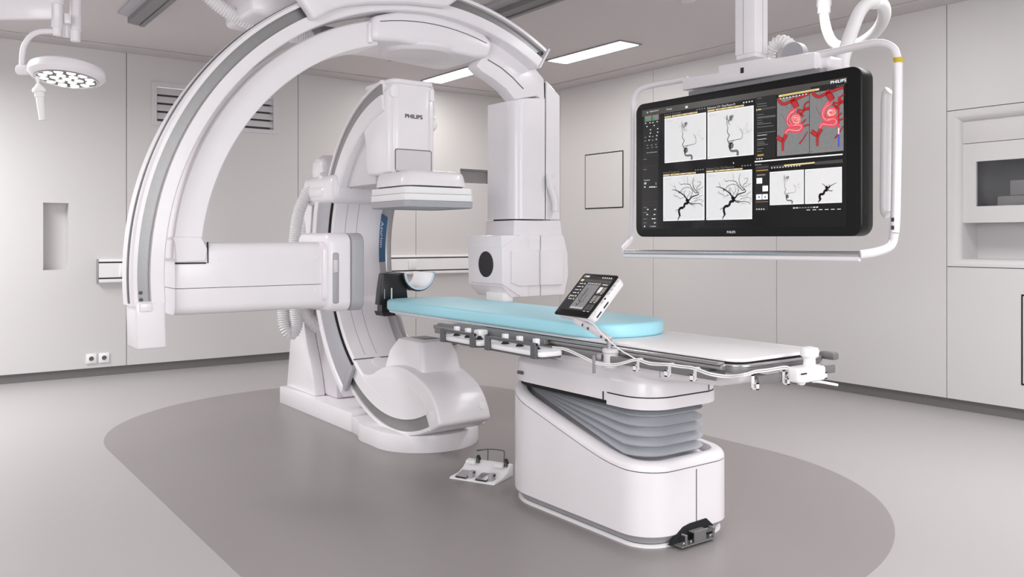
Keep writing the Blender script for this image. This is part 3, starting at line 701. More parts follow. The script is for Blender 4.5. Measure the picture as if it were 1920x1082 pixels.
b = nbm(); box(b, 2.70, 2.7045, 2.3988, 2.41, .056, .298); obj('shell_seam', b, M['dgrey'], PT)
# bellows
bx = dict(x0=2.487, x1=2.912, y0=2.478, y1=3.40, r=(.13, .2))
sp_ = []
NB = 5
def zb(k):
    zn = .335+(.545-.335)*k; zf = .545 if k else .535
    return lambda y, zn=zn: zn+(min(1, max(0, (y-2.62)/.66)))*(.548-zn)
for k in range(NB+1):
    t = k/NB
    sp_.append((zb(min(1, t+.0)), .045))
    if k < NB: sp_.append((zb(t+.35/NB), .004)); sp_.append((zb(t+.45/NB), .0))
b = nbm(); loft(b, ring_n(sp_, **bx), True, True); obj('bellows', b, M['bell'], PT, ang=24)
# lift cover
ux = dict(x0=2.46, x1=2.95, y0=2.445, y1=3.46, r=(.14, .22))
b = nbm(); loft(b, ring_n([(.567, .012), (.567, 0), (.655, 0), (.664, .004), (.692, .03), (.692, .1)], **ux)); obj('lift_cover', b, W, PT)
b = nbm(); loft(b, ring_n([(.548, .015), (.568, .015)], **ux), True, True); obj('cover_gap', b, M['gap'], PT)
ol = [p for p in dens(rrect(2.46, 2.95, 2.445, 3.46, (.14, .22), 10), .03)]
def strip(bm, sel, z0, z1, off):
    P = [p for p in ol if sel(p)]
    # order: find the gap and rotate so the run is contiguous
    k = max(range(len(P)), key=lambda i: math.hypot(P[i][0]-P[i-1][0], P[i][1]-P[i-1][1])); P = P[k:]+P[:k]
    R = []
    for i, p in enumerate(P):
        a, c = P[max(0, i-1)], P[min(len(P)-1, i+1)]; dx, dy = c[0]-a[0], c[1]-a[1]; L = math.hypot(dx, dy); nx, ny = dy/L, -dx/L
        R.append([Vector((p[0]+nx*off, p[1]+ny*off, z0)), Vector((p[0]+nx*off, p[1]+ny*off, z1)), Vector((p[0]-nx*.004, p[1]-ny*.004, z1)), Vector((p[0]-nx*.004, p[1]-ny*.004, z0))])
    loft(bm, R)
b = nbm(); strip(b, lambda p: p[1] < 2.70, .551, .598, .004); obj('lower_cover', b, W, PT)
b = nbm(); strip(b, lambda p: p[1] < 2.705, .5985, .603, .001); box(b, 2.456, 2.461, 2.70, 2.704, .566, .602); obj('cover_seam', b, M['gap'], PT)
b = nbm(); box(b, 2.83, 2.8335, 2.4435, 2.46, .605, .655); obj('end_seam', b, M['dgrey'], PT)
b = nbm(); box(b, 2.452, 2.464, 3.27, 3.31, .60, .615, .002); obj('cover_notch', b, M['dgrey'], PT)
# hull under the top
b = nbm(); prism(b, [(3.42, .785), (3.30, .74), (3.15, .705), (2.98, .685), (2.45, .682), (2.10, .705), (1.995, .728), (1.965, .785)], 'X', 2.475, 2.915, .035, 4, 25); obj('hull', b, W, PT)
b = nbm(); box(b, 2.4735, 2.478, 2.385, 2.3885, .70, .765); obj('hull_seam', b, M['mgrey'], PT)
# frame, rails, top
b = nbm(); prism(b, rrect(2.432, 2.958, 1.955, 3.62, .07, 6), 'Z', .768, .800, .004, 2, 50); obj('frame', b, M['rail'], PT)
b = nbm(); prism(b, rrect(2.427, 2.963, 1.948, 3.63, .075, 6), 'Z', .7925, .8005, .003, 2, 50); obj('frame_lip', b, M['steel'], PT)
b = nbm(); prism(b, rrect(2.45, 2.94, 1.99, 3.6, .05, 6), 'Z', .8006, .8075); obj('top_gap', b, M['gap'], PT)
b = nbm(); prism(b, rrect(2.438, 2.95, 1.972, 4.735, (.07, .2), 8), 'Z', .8078, .8205, .004, 2, 50); obj('tabletop', b, W2, PT)
b = nbm(); prism(b, rrect(2.446, 2.942, 3.60, 4.66, (.01, .18), 8), 'Z', .797, .8077, .002, 1, 50); obj('under_frame', b, LI, PT)
b = nbm(); prism(b, [(2.405, .781), (2.432, .778), (2.432, .797), (2.412, .797), (2.405, .793)], 'Y', 2.02, 3.86, .002, 1)
prism(b, [(2.395, .798), (2.437, .798), (2.437, .806), (2.40, .806)], 'Y', 2.03, 3.80, .001, 1); obj('side_profile', b, M['alu'], PT)
def arail(nm, q, posts):
    b = nbm(); box(b, *q, .003, 2)
    for p in posts: box(b, *p, .002, 1)
    return obj(nm, b, M['rail'], PT)
arail('side_rail', (2.362, 2.374, 2.01, 3.93, .748, .776), [(2.374, 2.475, y, y+.03, .752, .772) for y in (2.06, 2.5, 3.0)])
arail('end_rail', (2.47, 2.93, 1.905, 1.917, .738, .768), [(x, x+.03, 1.917, 1.97, .742, .764) for x in (2.52, 2.88)])
b = nbm(); box(b, 2.958, 2.972, 1.99, 3.4, .77, .797, .003); obj("far_rail", b, M["rail"], PT)
b = nbm(); box(b, 2.935, 2.972, 1.915, 1.985, .783, .812, .008, 2); obj("corner_cap", b, M["rail"], PT)
# foot-end floor bracket with pegs
b = nbm(); prism(b, [(2.545, .0135), (2.57, .045), (2.62, .075), (2.66, .082), (2.76, .084), (2.80, .05), (2.80, .0135)], 'Y', 2.3955, 2.41); obj('bracket_opening', b, M['gap'], PT)
b = nbm(); box(b, 2.565, 2.77, 2.352, 2.41, .012, .016, .001, 1)
box(b, 2.645, 2.715, 2.358, 2.364, .016, .06, .001, 1); box(b, 2.64, 2.715, 2.364, 2.385, .055, .06)
for x in (2.59, 2.755):
    box(b, x, x+.01, 2.354, 2.362, .016, .058, .002, 1); box(b, x, x+.01, 2.362, 2.382, .051, .058, .002, 1)
box(b, 2.73, 2.80, 2.38, 2.388, .03, .05, .003, 1)
fb_ = obj('floor_bracket', b, M['rail'], PT)
for x in (2.578, 2.62, 2.735):
    b = nbm(); lathe(b, [(.004, 0), (.004, .012), (.0025, .014)], (x, 2.362, .02), (0, -.5, .6), 10); obj('peg', b, M['steel'], fb_)

# mattress
b = nbm(); o_ = rrect(2.412, 2.935, 2.675, 4.69, (.23, .17), 14)
prism(b, o_, 'Z', .8212, .884, .017, 4, 50)
tag(obj('mattress', b, M['pad'], ang=60), 'light cyan padded mattress with rounded ends lying on the table', 'mattress')
b = nbm(); prism(b, rrect(2.42, 2.927, 2.683, 4.682, (.225, .165), 10), 'Z', .8206, .8235); 
# head rest
t = thing('head_rest', 'black bracket with white U-shaped head cradle at the head end of the table', 'head rest', (2.6, 4.76, .83))
b = nbm(); prism(b, [(2.452, .842), (2.462, .93), (2.478, 1.03), (2.485, 1.038), (2.565, 1.036), (2.605, 1.025), (2.64, .96), (2.655, .845)], 'Y', 4.735, 4.80, .004, 2); obj('bracket', b, M['black'], t)
b = nbm(); prism(b, [(2.462, .80), (2.56, .80), (2.56, .772), (2.475, .772)], 'Y', 4.72, 4.83, .003, 1); box(b, 2.47, 2.56, 4.737, 4.80, .80, .8425); obj('clamp', b, M['black'], t)
cc = (2.722, 1.035); ap = [(.112, 4.715), (.118, 4.715), (.118, 4.93), (.112, 4.93)]
b = nbm(); sweep(b, cc, 'XZ', [(.108, 4.716), (.116, 4.716), (.116, 4.95), (.108, 4.95)], 178, 362, 32, bev=.001); obj('cradle', b, M['black'], t)
b = nbm(); sweep(b, cc, 'XZ', [(.098, 4.71), (.1075, 4.71), (.1075, 4.96), (.098, 4.96)], 178, 361, 32, bev=.002); obj('cradle_pad', b, M['padw'], t)
b = nbm(); sweep(b, cc, 'XZ', [(.0965, 4.706), (.108, 4.706), (.108, 4.7095), (.0965, 4.7095)], 178, 361, 32); obj('pad_edge', b, M['padb'], t)
b = nbm(); prism(b, [(2.60, .975), (2.66, .93), (2.74, .915), (2.74, .925), (2.66, .95), (2.61, 1.02)], 'Y', 4.74, 4.80, .002, 1); obj('cradle_arm', b, M['black'], t)
b = nbm(); box(b, 2.530, 2.538, 4.731, 4.7345, .875, .945); obj('slot', b, M['inkw'], t)
b = nbm(); box(b, 2.482, 2.487, 4.731, 4.7345, .88, .94); obj('slot', b, M['mgrey'], t)

# control modules hung on the near rail
def control(label, y0, y1, joys, tilt=0):
    t = thing('table_control_module', label, 'control module', (2.31, (y0+y1)/2, .75), group='control modules on the near table rail')
    b = nbm(); prism(b, rrect(2.222, 2.352, y0, y1, .028, 5), 'Z', .748, .772, .008, 2, 50); box(b, 2.352, 2.3618, y0+.05, y1-.05, .75, .77); obj('body', b, W2, t)
    b = nbm(); prism(b, rrect(2.225, 2.35, y0+.004, y1-.004, .026, 5), 'Z', .741, .748, .002, 1, 50); obj('lower_shell', b, M['dgrey'], t)
    b = nbm()
    box(b, 2.208, 2.226, y0+.02, y1-.04, .795, .808, .003)
    for y in (y0+.02, y1-.075): box(b, 2.206, 2.222, y, y+.035, .742, .808, .003)
    obj('guard_frame', b, M['dgrey'], t)
    for y in joys:
        j = nbm(); lathe(j, [(.02, 0), (.017, .004), (.007, .016), (.006, .02)], (2.275, y, .772), n=18); j = obj('joystick', j, M['black'], t)
        k = nbm(); box(k, 2.263, 2.287, y-.012, y+.012, .79, .818, .003); obj('joystick_knob', k, W2, j)
    return t
control('narrow white table control module with three joysticks, nearer the head end', 3.30, 3.66, (3.57, 3.47, 3.37))
control('wide white table control module with joysticks, nearer the tablet', 2.83, 3.27, (3.16, 3.05, 2.93))
b = nbm(); p = at(895, 606, X=2.30); lathe(b, [(.02, 0), (.02, .012), (.033, .016), (.035, .03), (.03, .036), (.001, .038)], (2.33, 3.44, .7721), n=28)
tag(obj('control_knob', b, W2), 'large round white knob between the joysticks of the head-end control module', 'knob')
b = nbm(); box(b, 2.374, 2.40, 3.0, 3.92, .776, .80, .003); box(b, 2.36, 2.40, 3.72, 3.94, .77, .79, .003)
obj('rail_extension', b, M['rail'], PT)

# tablet on a jointed arm
t = thing('tablet_screen', 'black touch tablet with grey vessel image tilted on a jointed arm above the mattress', 'tablet', (2.36, 2.57, .75))
TB0, TB1 = Vector((2.36, 2.912, .922)), Vector((2.36, 2.690, .919))
TV = Vector((.178, 0, .172)); tu = (TB1-TB0); tW = tu.length; tu.normalize(); tv = TV.normalized(); tH = TV.length; tn = tu.cross(tv).normalized()
if tn.x > 0: tn = -tn
def TP(u, v, n=0): return TB0+tu*u*tW+tv*v*tH+tn*n
def tplate(u0, u1, v0, v1, n0, n1, r=.008, bev=.003):
    b = nbm(); R = rrect(0, (u1-u0)*tW, 0, (v1-v0)*tH, r, 4)
    loft(b, [[TP(u0, v0, n)+tu*x+tv*y for x, y in R] for n in (n0, n1)], bev=bev); return b
bk = tplate(.03, 1.10, .02, .97, -.035, -.004, .02, .006)
obj('housing', bk, W2, t)
fr_ = obj('front_glass', tplate(0, 1, 0, 1, -.004, .003, .01, .002), M['bezel'], t)
def tq(b, u0, v0, u1, v1, n=.0034):
    vs = [b.verts.new(TP(*q, n)) for q in ((u0, v0), (u1, v0), (u1, v1), (u0, v1))]; b.faces.new(vs)
cols = {k: nbm() for k in ('s_grey', 's_bar', 's_text', 's_yel', 's_panel', 'v_dark', 's_white', 's_bar2')}
tq(cols['s_panel'], .05, .13, .95, .93, .0032)
tq(cols['s_bar'], .06, .80, .95, .86); tq(cols['s_bar2'], .06, .90, .24, .955)
tq(cols['s_grey'], .31, .16, .70, .74); tq(cols['s_bar'], .31, .745, .72, .79); tq(cols['s_bar'], .74, .73, .95, .785)
tq(cols['s_yel'], .06, .805, .14, .855, .0036); tq(cols['s_yel'], .07, .40, .085, .47, .0036); tq(cols['s_bar'], .06, .40, .28, .46)
tq(cols['s_white'], .75, .57, .84, .70); tq(cols['s_bar2'], .86, .57, .95, .70); tq(cols['s_bar2'], .75, .36, .84, .50); tq(cols['s_bar2'], .86, .36, .95, .50); tq(cols['s_bar'], .75, .16, .84, .29); tq(cols['s_bar'], .86, .16, .95, .29)
for i in range(6): tq(cols['s_text'], .09, .74-.075*i, .20, .755-.075*i, .0036); tq(cols['s_text'], .235, .735-.075*i, .265, .765-.075*i, .0036)
for i in range(7): tq(cols['s_text'], .335+.055*i, .755, .36+.055*i, .78, .0036); tq(cols['s_text'], .335+.052*i, .175, .36+.052*i, .205, .0036)
for i in range(5): tq(cols['s_text'], .62+.06*i, .90, .645+.06*i, .935, .0036)
tq(cols['s_text'], .76, .75, .9, .765, .0036); tq(cols['s_text'], .12, .915, .22, .94, .0036)
for r in range(3):
    for c in range(2): tq(cols['s_text'], .76+.11*c, .545-.21*r, .82+.11*c, .555-.21*r, .0036)
def tstroke(b, P, w, n=.0037):
    for i in range(len(P)-1):
        p, q = P[i], P[i+1]; dx, dy = (q[0]-p[0])*tW, (q[1]-p[1])*tH; L = math.hypot(dx, dy) or 1
        ox, oy = -dy/L*w/2/tW, dx/L*w/2/tH
        vs = [b.verts.new(TP(*s, n)) for s in ((p[0]-ox, p[1]-oy), (q[0]-ox, q[1]-oy), (q[0]+ox, q[1]+oy), (p[0]+ox, p[1]+oy))]; b.faces.new(vs)
for P, w_ in (([(.46, .22), (.47, .27), (.50, .29), (.49, .33), (.45, .35), (.46, .40), (.43, .45), (.44, .52), (.42, .58), (.43, .66)], .0028), ([(.46, .33), (.40, .38), (.37, .44), (.39, .52)], .0018), ([(.49, .31), (.55, .36), (.53, .44), (.57, .52)], .0016), ([(.43, .45), (.48, .55), (.46, .64)], .0016), ([(.47, .25), (.42, .28)], .003), ([(.55, .36), (.60, .33)], .0012)):
    tstroke(cols['v_dark'], P, w_)
obj('screen_image', [(b, M[k]) for k, b in cols.items()], None, fr_)
kb = nbm()
for i, v in enumerate((.83, .74, .66, .57)):
    for du in ((1.025, 1.045) if i in (0, 3) else (1.022,)):
        for dd in ((0, .03) if i in (0, 3) else (0,)):
            pass
    loft(kb, [[TP(1.025, v, n)+tu*x+tv*y for x, y in rrect(0, .013, 0, .013, .003, 2)] for n in (-.004, -.0025)])
keys = []
for v in (.86, .75, .66, .57, .36):
    k = nbm(); loft(k, [[TP(1.022, v, n)+tu*x+tv*y for x, y in rrect(0, .0135, 0, .014, .003, 2)] for n in (-.0042, -.002)]); obj('key_button', k, M['lilac'], t)
kb.free()
k = nbm(); lathe(k, [(.005, 0), (.005, .0015), (.001, .0015)], TP(1.06, .47, -.004), tn, 14); obj('key_button', k, M['black'], t)
k = nbm(); lathe(k, [(.024, 0), (.023, .003), (.001, .004)], TP(1.02, .10, -.006), tn, 24); obj('round_pad', k, W2, t)
for v in (.12, .34):
    k = nbm(); obox(k, TP(1.103, v+.05, -.02), tu, tv, tn, .002, .035, .006); obj('grip_slot', k, M['black'], t)
# arm and clamp
def bar(b, p, q, w_, h_, bev=.004):
    d = (q-p); L = d.length; d.normalize(); s = d.cross(Vector((1, 0, 0))).normalized(); o2 = d.cross(s)
    obox(b, (p+q)/2, d, s, o2, L, w_, h_, bev)
A0 = TP(.62, .06, -.03); A1 = Vector((2.385, 2.735, .888)); A2 = Vector((2.385, 2.585, .838))
b = nbm(); bar(b, TP(.62, .3, -.045), A1+Vector((0, .05, .02)), .03, .022); bar(b, A1+Vector((0, .055, .016)), A1, .026, .04)
bar(b, A1, A2, .024, .03); obj('arm', b, LI, t)
for p in (A1, A1.lerp(A2, .25), A1.lerp(A2, .8), A2):
    b = nbm(); lathe(b, [(.006, 0), (.006, .003), (.001, .003)], p+Vector((-.0155, 0, 0)), (-1, 0, 0), 12); obj('bolt', b, M['dgrey'], t)
b = nbm(); lathe(b, [(.011, 0), (.011, .04)], (2.385, 2.585, .80), n=14); obj('arm_post', b, M['alu'], t)
b = nbm(); lathe(b, [(.036, 0), (.036, .01), (.031, .016), (.031, .055), (.035, .06), (.035, .072), (.03, .075)], (2.385, 2.575, .728), n=28); obj('clamp', b, LI, t)
b = nbm(); lathe(b, [(.014, 0), (.014, .012), (.008, .018)], (2.352, 2.60, .77), (-1, .6, 0), 14); box(b, 2.328, 2.337, 2.612, 2.626, .70, .775, .003); obj('clamp_lever', b, M['grey'], t)

# joystick box on the end rail
t = thing('viewing_joystick', 'white joystick control box with domed knob clamped to the foot-end rail', 'joystick', (2.68, 1.87, .72))
b = nbm(); prism(b, [(2.6000, 1.84), (2.6200, 1.825), (2.7400, 1.825), (2.7600, 1.835), (2.7600, 1.885), (2.7400, 1.903), (2.6300, 1.903), (2.6000, 1.88)], 'Z', .738, .79, .01, 3, 25); obj('box_body', b, W2, t)
b = nbm(); lathe(b, [(.026, 0), (.022, .006), (.021, .026), (.026, .033), (.032, .037), (.034, .055), (.03, .066), (.001, .072)], (2.7050, 1.865, .789), n=32); obj('knob', b, W2, t)
b = nbm(); box(b, 2.5980, 2.6300, 1.823, 1.8255, .771, .776); obj('slot', b, M['black'], t)
b = nbm(); lathe(b, [(.016, 0), (.012, -.008), (.001, -.012)], (2.6350, 1.85, .7385), n=16); tube(b, [(2.7000, 1.85, .735), (2.7300, 1.84, .732), (2.8100, 1.82, .715)], .005, 8, 3); obj('lever', b, W2, t)
b = nbm(); box(b, 2.66, 2.70, 1.898, 1.924, .7682, .775, .001, 1); box(b, 2.66, 2.70, 1.9175, 1.924, .745, .7682); obj('rail_clamp', b, W2, t)
# cable clips on rails and the two cables
CLP = []
def clip(label, p, along):
    t = nbm(); px, py = p; s = .004; d = Vector(along)
    if abs(d.y) > .5:   # side rail, rail at x 2.362
        for q in ((px-.006, px-.002, .738, .786), (px-.006, px+.02, .782, .786), (px+.016, px+.02, .772, .786), (px-.026, px-.002, .738, .742), (px-.026, px-.022, .738, .762), (px-.026, px-.014, .758, .762)):
            box(t, q[0], q[1], py-.006, py+.006, q[2], q[3])
    else:               # end rail, rail at y 1.905
        for q in ((py-.006, py-.002, .728, .778), (py-.006, py+.02, .774, .778), (py+.016, py+.02, .764, .778), (py-.026, py-.002, .728, .732), (py-.026, py-.022, .728, .752), (py-.026, py-.014, .748, .752)):
            box(t, px-.006, px+.006, q[0], q[1], q[2], q[3])
    tag(obj('cable_clip', t, M['cable']), label, 'cable clip', 'white cable clips on the table rails')
nm_ = ['first', 'second', 'third']
for i, px in enumerate((1197, 1256, 1304)):
    y = at(px, 680, X=2.36).y
    clip('white cable clip on the near side rail, %s from the tablet clamp' % nm_[i], (2.362, y), (0, 1, 0))
for px, lab in ((1412, 'white cable clip on the end rail by the near table corner'), (1470, 'white cable clip on the end rail just left of the joystick box'), (1540, 'white cable clip on the end rail just right of the joystick box')):
    x = at(px, 685, Y=1.90).x; clip(lab, (x, 1.905), (1, 0, 0))
def cab(off):
    P = [at(1036, 652, X=2.345), at(1060, 655, X=2.342), at(1090, 668, X=2.338), at(1120, 681, X=2.336), at(1150, 684, X=2.336), at(1172, 680, X=2.338), at(1194, 674.5, X=2.341), at(1220, 682, X=2.341), at(1250, 683.5, X=2.341), at(1275, 687, X=2.341), at(1301, 690.5, X=2.341), at(1330, 701, X=2.341), at(1365, 706, X=2.37), at(1395, 703, Y=1.885), at(1416, 697, Y=1.884), at(1440, 694, Y=1.884), at(1474, 689, Y=1.884), at(1482, 697, Y=1.884), at(1474, 708, Y=1.9)]
    return [p+Vector((0, 0, off)) for p in P]
b = nbm(); tube(b, cab(.0035), .0028, 8, 5); tag(obj('cable', b, M['cable']), 'white cable running from the control modules along the table rails, upper one of the two', 'cable')
b = nbm(); tube(b, [p+Vector((-.002, 0, 0)) for p in cab(-.0035)][:-1]+[at(1490, 706, Y=1.87), at(1510, 710, Y=1.865), at(1522, 704, Y=1.86)], .0028, 8, 5); tag(obj('cable', b, M['cable']), 'white cable dangling beneath the end-rail joystick box, lower one of the two', 'cable')
b = nbm(); tube(b, [TP(.85, .02, -.02), at(1112, 607, X=2.36), at(1130, 627, X=2.345), at(1160, 654, X=2.34), at(1190, 672, X=2.338)], .0028, 8, 5); tag(obj('cable', b, M['cable']), 'thin white cable hanging from the tablet down to the first clip', 'cable')

# foot pedal unit on the floor
t = thing('foot_pedal', 'white foot pedal unit with two metal pedals and wire handle on the dark floor', 'foot pedal', (2.515, 3.705, .001), rotz=math.radians(25.5), local=True)
# local x = depth away from the user side, y = width
b = nbm(); prism(b, [(-.105, 0), (-.105, .006), (-.09, .012), (-.02, .014), (.03, .03), (.07, .062), (.09, .066), (.10, .06), (.10, 0)], 'Y', -.135, .135, .004, 2); obj('body', b, W2, t)
for y in (.065, -.055):
    b = nbm(); prism(b, [(-.10, .016), (-.10, .021), (-.03, .036), (-.03, .030)], 'Y', y-.03, y+.035, .001, 1); p_ = obj('pedal', b, M['steel'], t)
    b = nbm(); box(b, -.085, -.045, y-.055, y-.0305, .014, .046, .002); obj('pedal_block', b, M['mgrey'], p_)
    b = nbm(); box(b, -.07, -.05, y-.0565, y-.0552, .033, .043); obj('pedal_slot', b, M['black'], p_)
    b = nbm(); prism(b, [(-.102, .0125), (-.102, .016), (-.028, .030), (-.028, .02)], 'Y', y-.03, y+.035); obj('pedal_rubber', b, M['black'], p_)
for y in (.085, -.085):
    b = nbm(); tube(b, [(.055, y-.03, .056), (.062, y-.025, .082), (.078, y-.02, .084), (.088, y-.02, .062)], .009, 8, 4); obj('hook', b, M['black'], t)
    b = nbm(); box(b, .03, .075, y-.02, y+.035, .05, .07, .006); obj('grip_block', b, W2, t)
b = nbm(); tube(b, [(.095, .02, .055), (.098, .02, .075), (.10, .02, .115), (.09, .02, .125), (.04, .045, .125), (.05, .05, .126), (.10, .0, .125), (.105, -.06, .125), (.105, -.075, .122), (.104, -.078, .10), (.098, -.078, .055)], .0032, 8, 4); obj('wire_handle', b, M['dgrey'], t)
# ================================================================ ceiling monitor
XM = 3.2
MG = thing('ceiling_monitor', 'huge wide black monitor showing vessel images, hung from the ceiling in a white tube frame', 'monitor', (3.3, 2.62, H))
def q2(l, X=XM): return [(at(x, y, X=X).y, at(x, y, X=X).z) for x, y in l]
tl = at(1192, 203, X=XM); br_ = at(1616, 445, X=XM)
MY0, MY1, MZ0, MZ1 = br_.y, tl.y, at(1400, 443.5, X=XM).z, at(1605, 123, X=XM).z
b = nbm(); prism(b, rrect(MY0, MY1, MZ0, MZ1, .05, 8), 'X', XM, XM+.085, .006, 3, 40); obj('housing', b, M['bezel'], MG)
b = nbm(); prism(b, rrect(MY0+.12, MY1-.12, MZ0+.02, MZ1-.03, .05, 6), 'X', XM+.0852, XM+.17, .03, 3, 40); obj('back_shell', b, M['lilac'], MG)
sx0, sx1 = at(1588, 300, X=XM).y, at(1204, 300, X=XM).y
sz0, sz1 = at(1400, 427, X=XM).z, at(1587, 147, X=XM).z
b = nbm(); box(b, XM-.0012, XM-.0002, sx0, sx1, sz0, sz1); scn = obj('screen', b, M['s_black'], MG)
tb = text_bm('PHILIPS', (XM-.0006, at(1363, 440, X=XM).y, at(1363, 437.5, X=XM).z), (0, -1, 0), (0, 0, 1), width=.05, height=.0115, bold=.02); obj('lettering', tb, M['inkw'], MG)
# drawing on the screen: pixel sightings or pane fractions -> the screen plane
def sq(b, p, n=1):
    vs = [b.verts.new(at(x, y, X=XM-.0012-.00025*n)) for x, y in p]; b.faces.new(vs)
def pane_rect(c):
    P = [at(x, y, X=XM) for x, y in c]
    return ((P[0].y+P[3].y)/2, (P[1].y+P[2].y)/2, (P[2].z+P[3].z)/2, (P[0].z+P[1].z)/2)   # y left, y right, z low, z high
def rq(b, R, u0, v0, u1, v1, n=1):
    yl, yr, z0, z1 = R; f = lambda u, v: Vector((XM-.0012-.00025*n, yl+(yr-yl)*u, z0+(z1-z0)*v))
    b.faces.new([b.verts.new(f(*q)) for q in ((u0, v0), (u1, v0), (u1, v1), (u0, v1))])
def stroke(b, R, P, w, n=3, k=5, w1=None):
    yl, yr, z0, z1 = R; S = [Vector((yl+(yr-yl)*u, z0+(z1-z0)*v, 0)) for u, v in P]; S = smooth_path(S, k if len(S) > 2 else 1)
    L = []; m = len(S)
    for i, p in enumerate(S):
        t = (S[min(i+1, m-1)]-S[max(i-1, 0)]); t = t.normalized() if t.length > 1e-9 else Vector((1, 0, 0)); nn = Vector((-t.y, t.x, 0))
        ww = w if w1 is None else w+(w1-w)*i/(m-1)
        L.append((b.verts.new((XM-.0012-.00025*n, p.x+nn.x*ww/2, p.y+nn.y*ww/2)), b.verts.new((XM-.0012-.00025*n, p.x-nn.x*ww/2, p.y-nn.y*ww/2))))
    for a, c in zip(L, L[1:]): b.faces.new((a[0], a[1], c[1], c[0]))
def disc(b, R, u, v, r, n=3, k=20):
    yl, yr, z0, z1 = R; c = (yl+(yr-yl)*u, z0+(z1-z0)*v)
    b.faces.new([b.verts.new((XM-.0012-.00025*n, c[0]+r*math.cos(2*PI*i/k), c[1]+r*math.sin(2*PI*i/k))) for i in range(k)])
def sobj(name, d, parent=None): return obj(name, [(b, M[k]) for k, b in d.items() if len(b.faces)], None, parent or scn)
def D(): 
    class DD(dict):
        def __missing__(s, k): s[k] = nbm(); return s[k]
    return DD()
def twig(b, R, p, a, L, w, n=4, depth=3):
    pts = [p]; x, y = p
    for i in range(n):
        a += random.uniform(-.7, .7); x += math.cos(a)*L/n; y += math.sin(a)*L/n; pts.append((x, y))
    pts = [(min(.985, max(.015, u)), min(.985, max(.015, v))) for u, v in pts]
    stroke(b, R, pts, w, 3, 3, w*.4)
    if depth:
        for _ in range(2): twig(b, R, pts[random.randint(1, n)], a+random.choice((-1, 1))*random.uniform(.4, 1.1), L*.6, w*.6, n, depth-1)
def header(d, R, bright, w=.80):
    # yellow strip, title words and small icons above a pane
    rq(d['s_yel'], R, .0, 1.015, .165, 1.045, 2); rq(d['s_yel'], R, .185, 1.015, w, 1.045, 2)
    for i in range(4): rq(d['s_gold'], R, .24+i*.15, 1.022, .31+i*.15, 1.036, 3)
    for i in range(4): rq(d['s_text' if bright else 's_dim'], R, .78+i*.058, 1.075, .81+i*.058, 1.10, 2)
def title(d, R, s, k, w):
    yl, yr, z0, z1 = R; W_ = yl-yr; Hh = z1-z0
    b = text_bm(s, (XM-.0019, yl, z0+Hh*1.065), (0, -1, 0), (0, 0, 1), width=W_*w, height=Hh*.045); merge(d[k], b)
def lateral(d, R):
    f = lambda L: [((x-365)/645, 1-(y-150)/712) for x, y in L]
    b = d['v_dark']; c = d['v_mid']
    S = (R[0]-R[1])/.19*.0008
    for L, w0, w1 in (([(603, 858), (612, 820), (635, 795)], 3, 6), ([(635, 795), (628, 760), (620, 710), (640, 668), (690, 660)], 10, 11), ([(690, 660), (705, 630), (715, 600), (765, 592)], 11, 11),
                      ([(765, 592), (770, 577), (738, 552), (745, 530)], 9, 9), ([(745, 530), (775, 548), (800, 520), (830, 495), (900, 475)], 8, 4), ([(745, 530), (720, 500), (690, 460), (650, 430), (620, 405), (570, 380)], 6, 3.4),
                      ([(570, 380), (530, 370), (505, 372)], 3, 1.6), ([(900, 475), (925, 460), (910, 430), (870, 390), (840, 330), (835, 270), (850, 200)], 4, 1.6), ([(910, 430), (880, 440), (830, 380), (790, 310), (740, 295), (690, 290), (650, 300)], 3.4, 1.6),
                      ([(890, 400), (900, 360), (940, 320), (955, 280), (930, 270), (905, 280)], 2, 1.2), ([(770, 580), (800, 605), (845, 622)], 5, 3), ([(800, 590), (860, 605), (920, 605), (960, 620), (990, 650)], 3, 1.6),
                      ([(650, 430), (655, 390), (700, 355), (760, 345), (810, 370), (830, 420), (820, 460)], 2.2, 1.6), ([(740, 520), (760, 480), (790, 440), (780, 400)], 2.2, 1.2), ([(730, 505), (700, 430), (720, 390)], 2, 1.2), ([(790, 500), (820, 470), (825, 430)], 3, 1.5),
                      ([(690, 500), (640, 515), (610, 490), (560, 470), (540, 440)], 1.8, 1), ([(570, 380), (560, 330), (545, 300)], 2, 1), ([(840, 520), (900, 525), (960, 490), (990, 480)], 1.6, 1), ([(620, 405), (625, 430)], 7, 4), ([(690, 290), (640, 290), (620, 250)], 1.6, 1),
                      ([(850, 570), (920, 548), (970, 550), (1000, 580)], 1.8, 1), ([(900, 400), (950, 380), (1000, 345)], 1.8, 1), ([(755, 290), (755, 230), (745, 180)], 1.4, .8), ([(620, 690), (590, 690), (565, 715)], 3, 1.6)):
        stroke(b, R, f(L), w0*S, 3, 5, w1*S)
    for _ in range(16):
        p = random.choice(f([(840, 330), (900, 360), (560, 330), (700, 300), (780, 310), (640, 420), (860, 605), (940, 550), (820, 430), (740, 460), (950, 620), (690, 430), (600, 480)]))
        twig(c, R, p, random.uniform(0, 2*PI), random.uniform(.10, .2), .9*S, 4, 1)
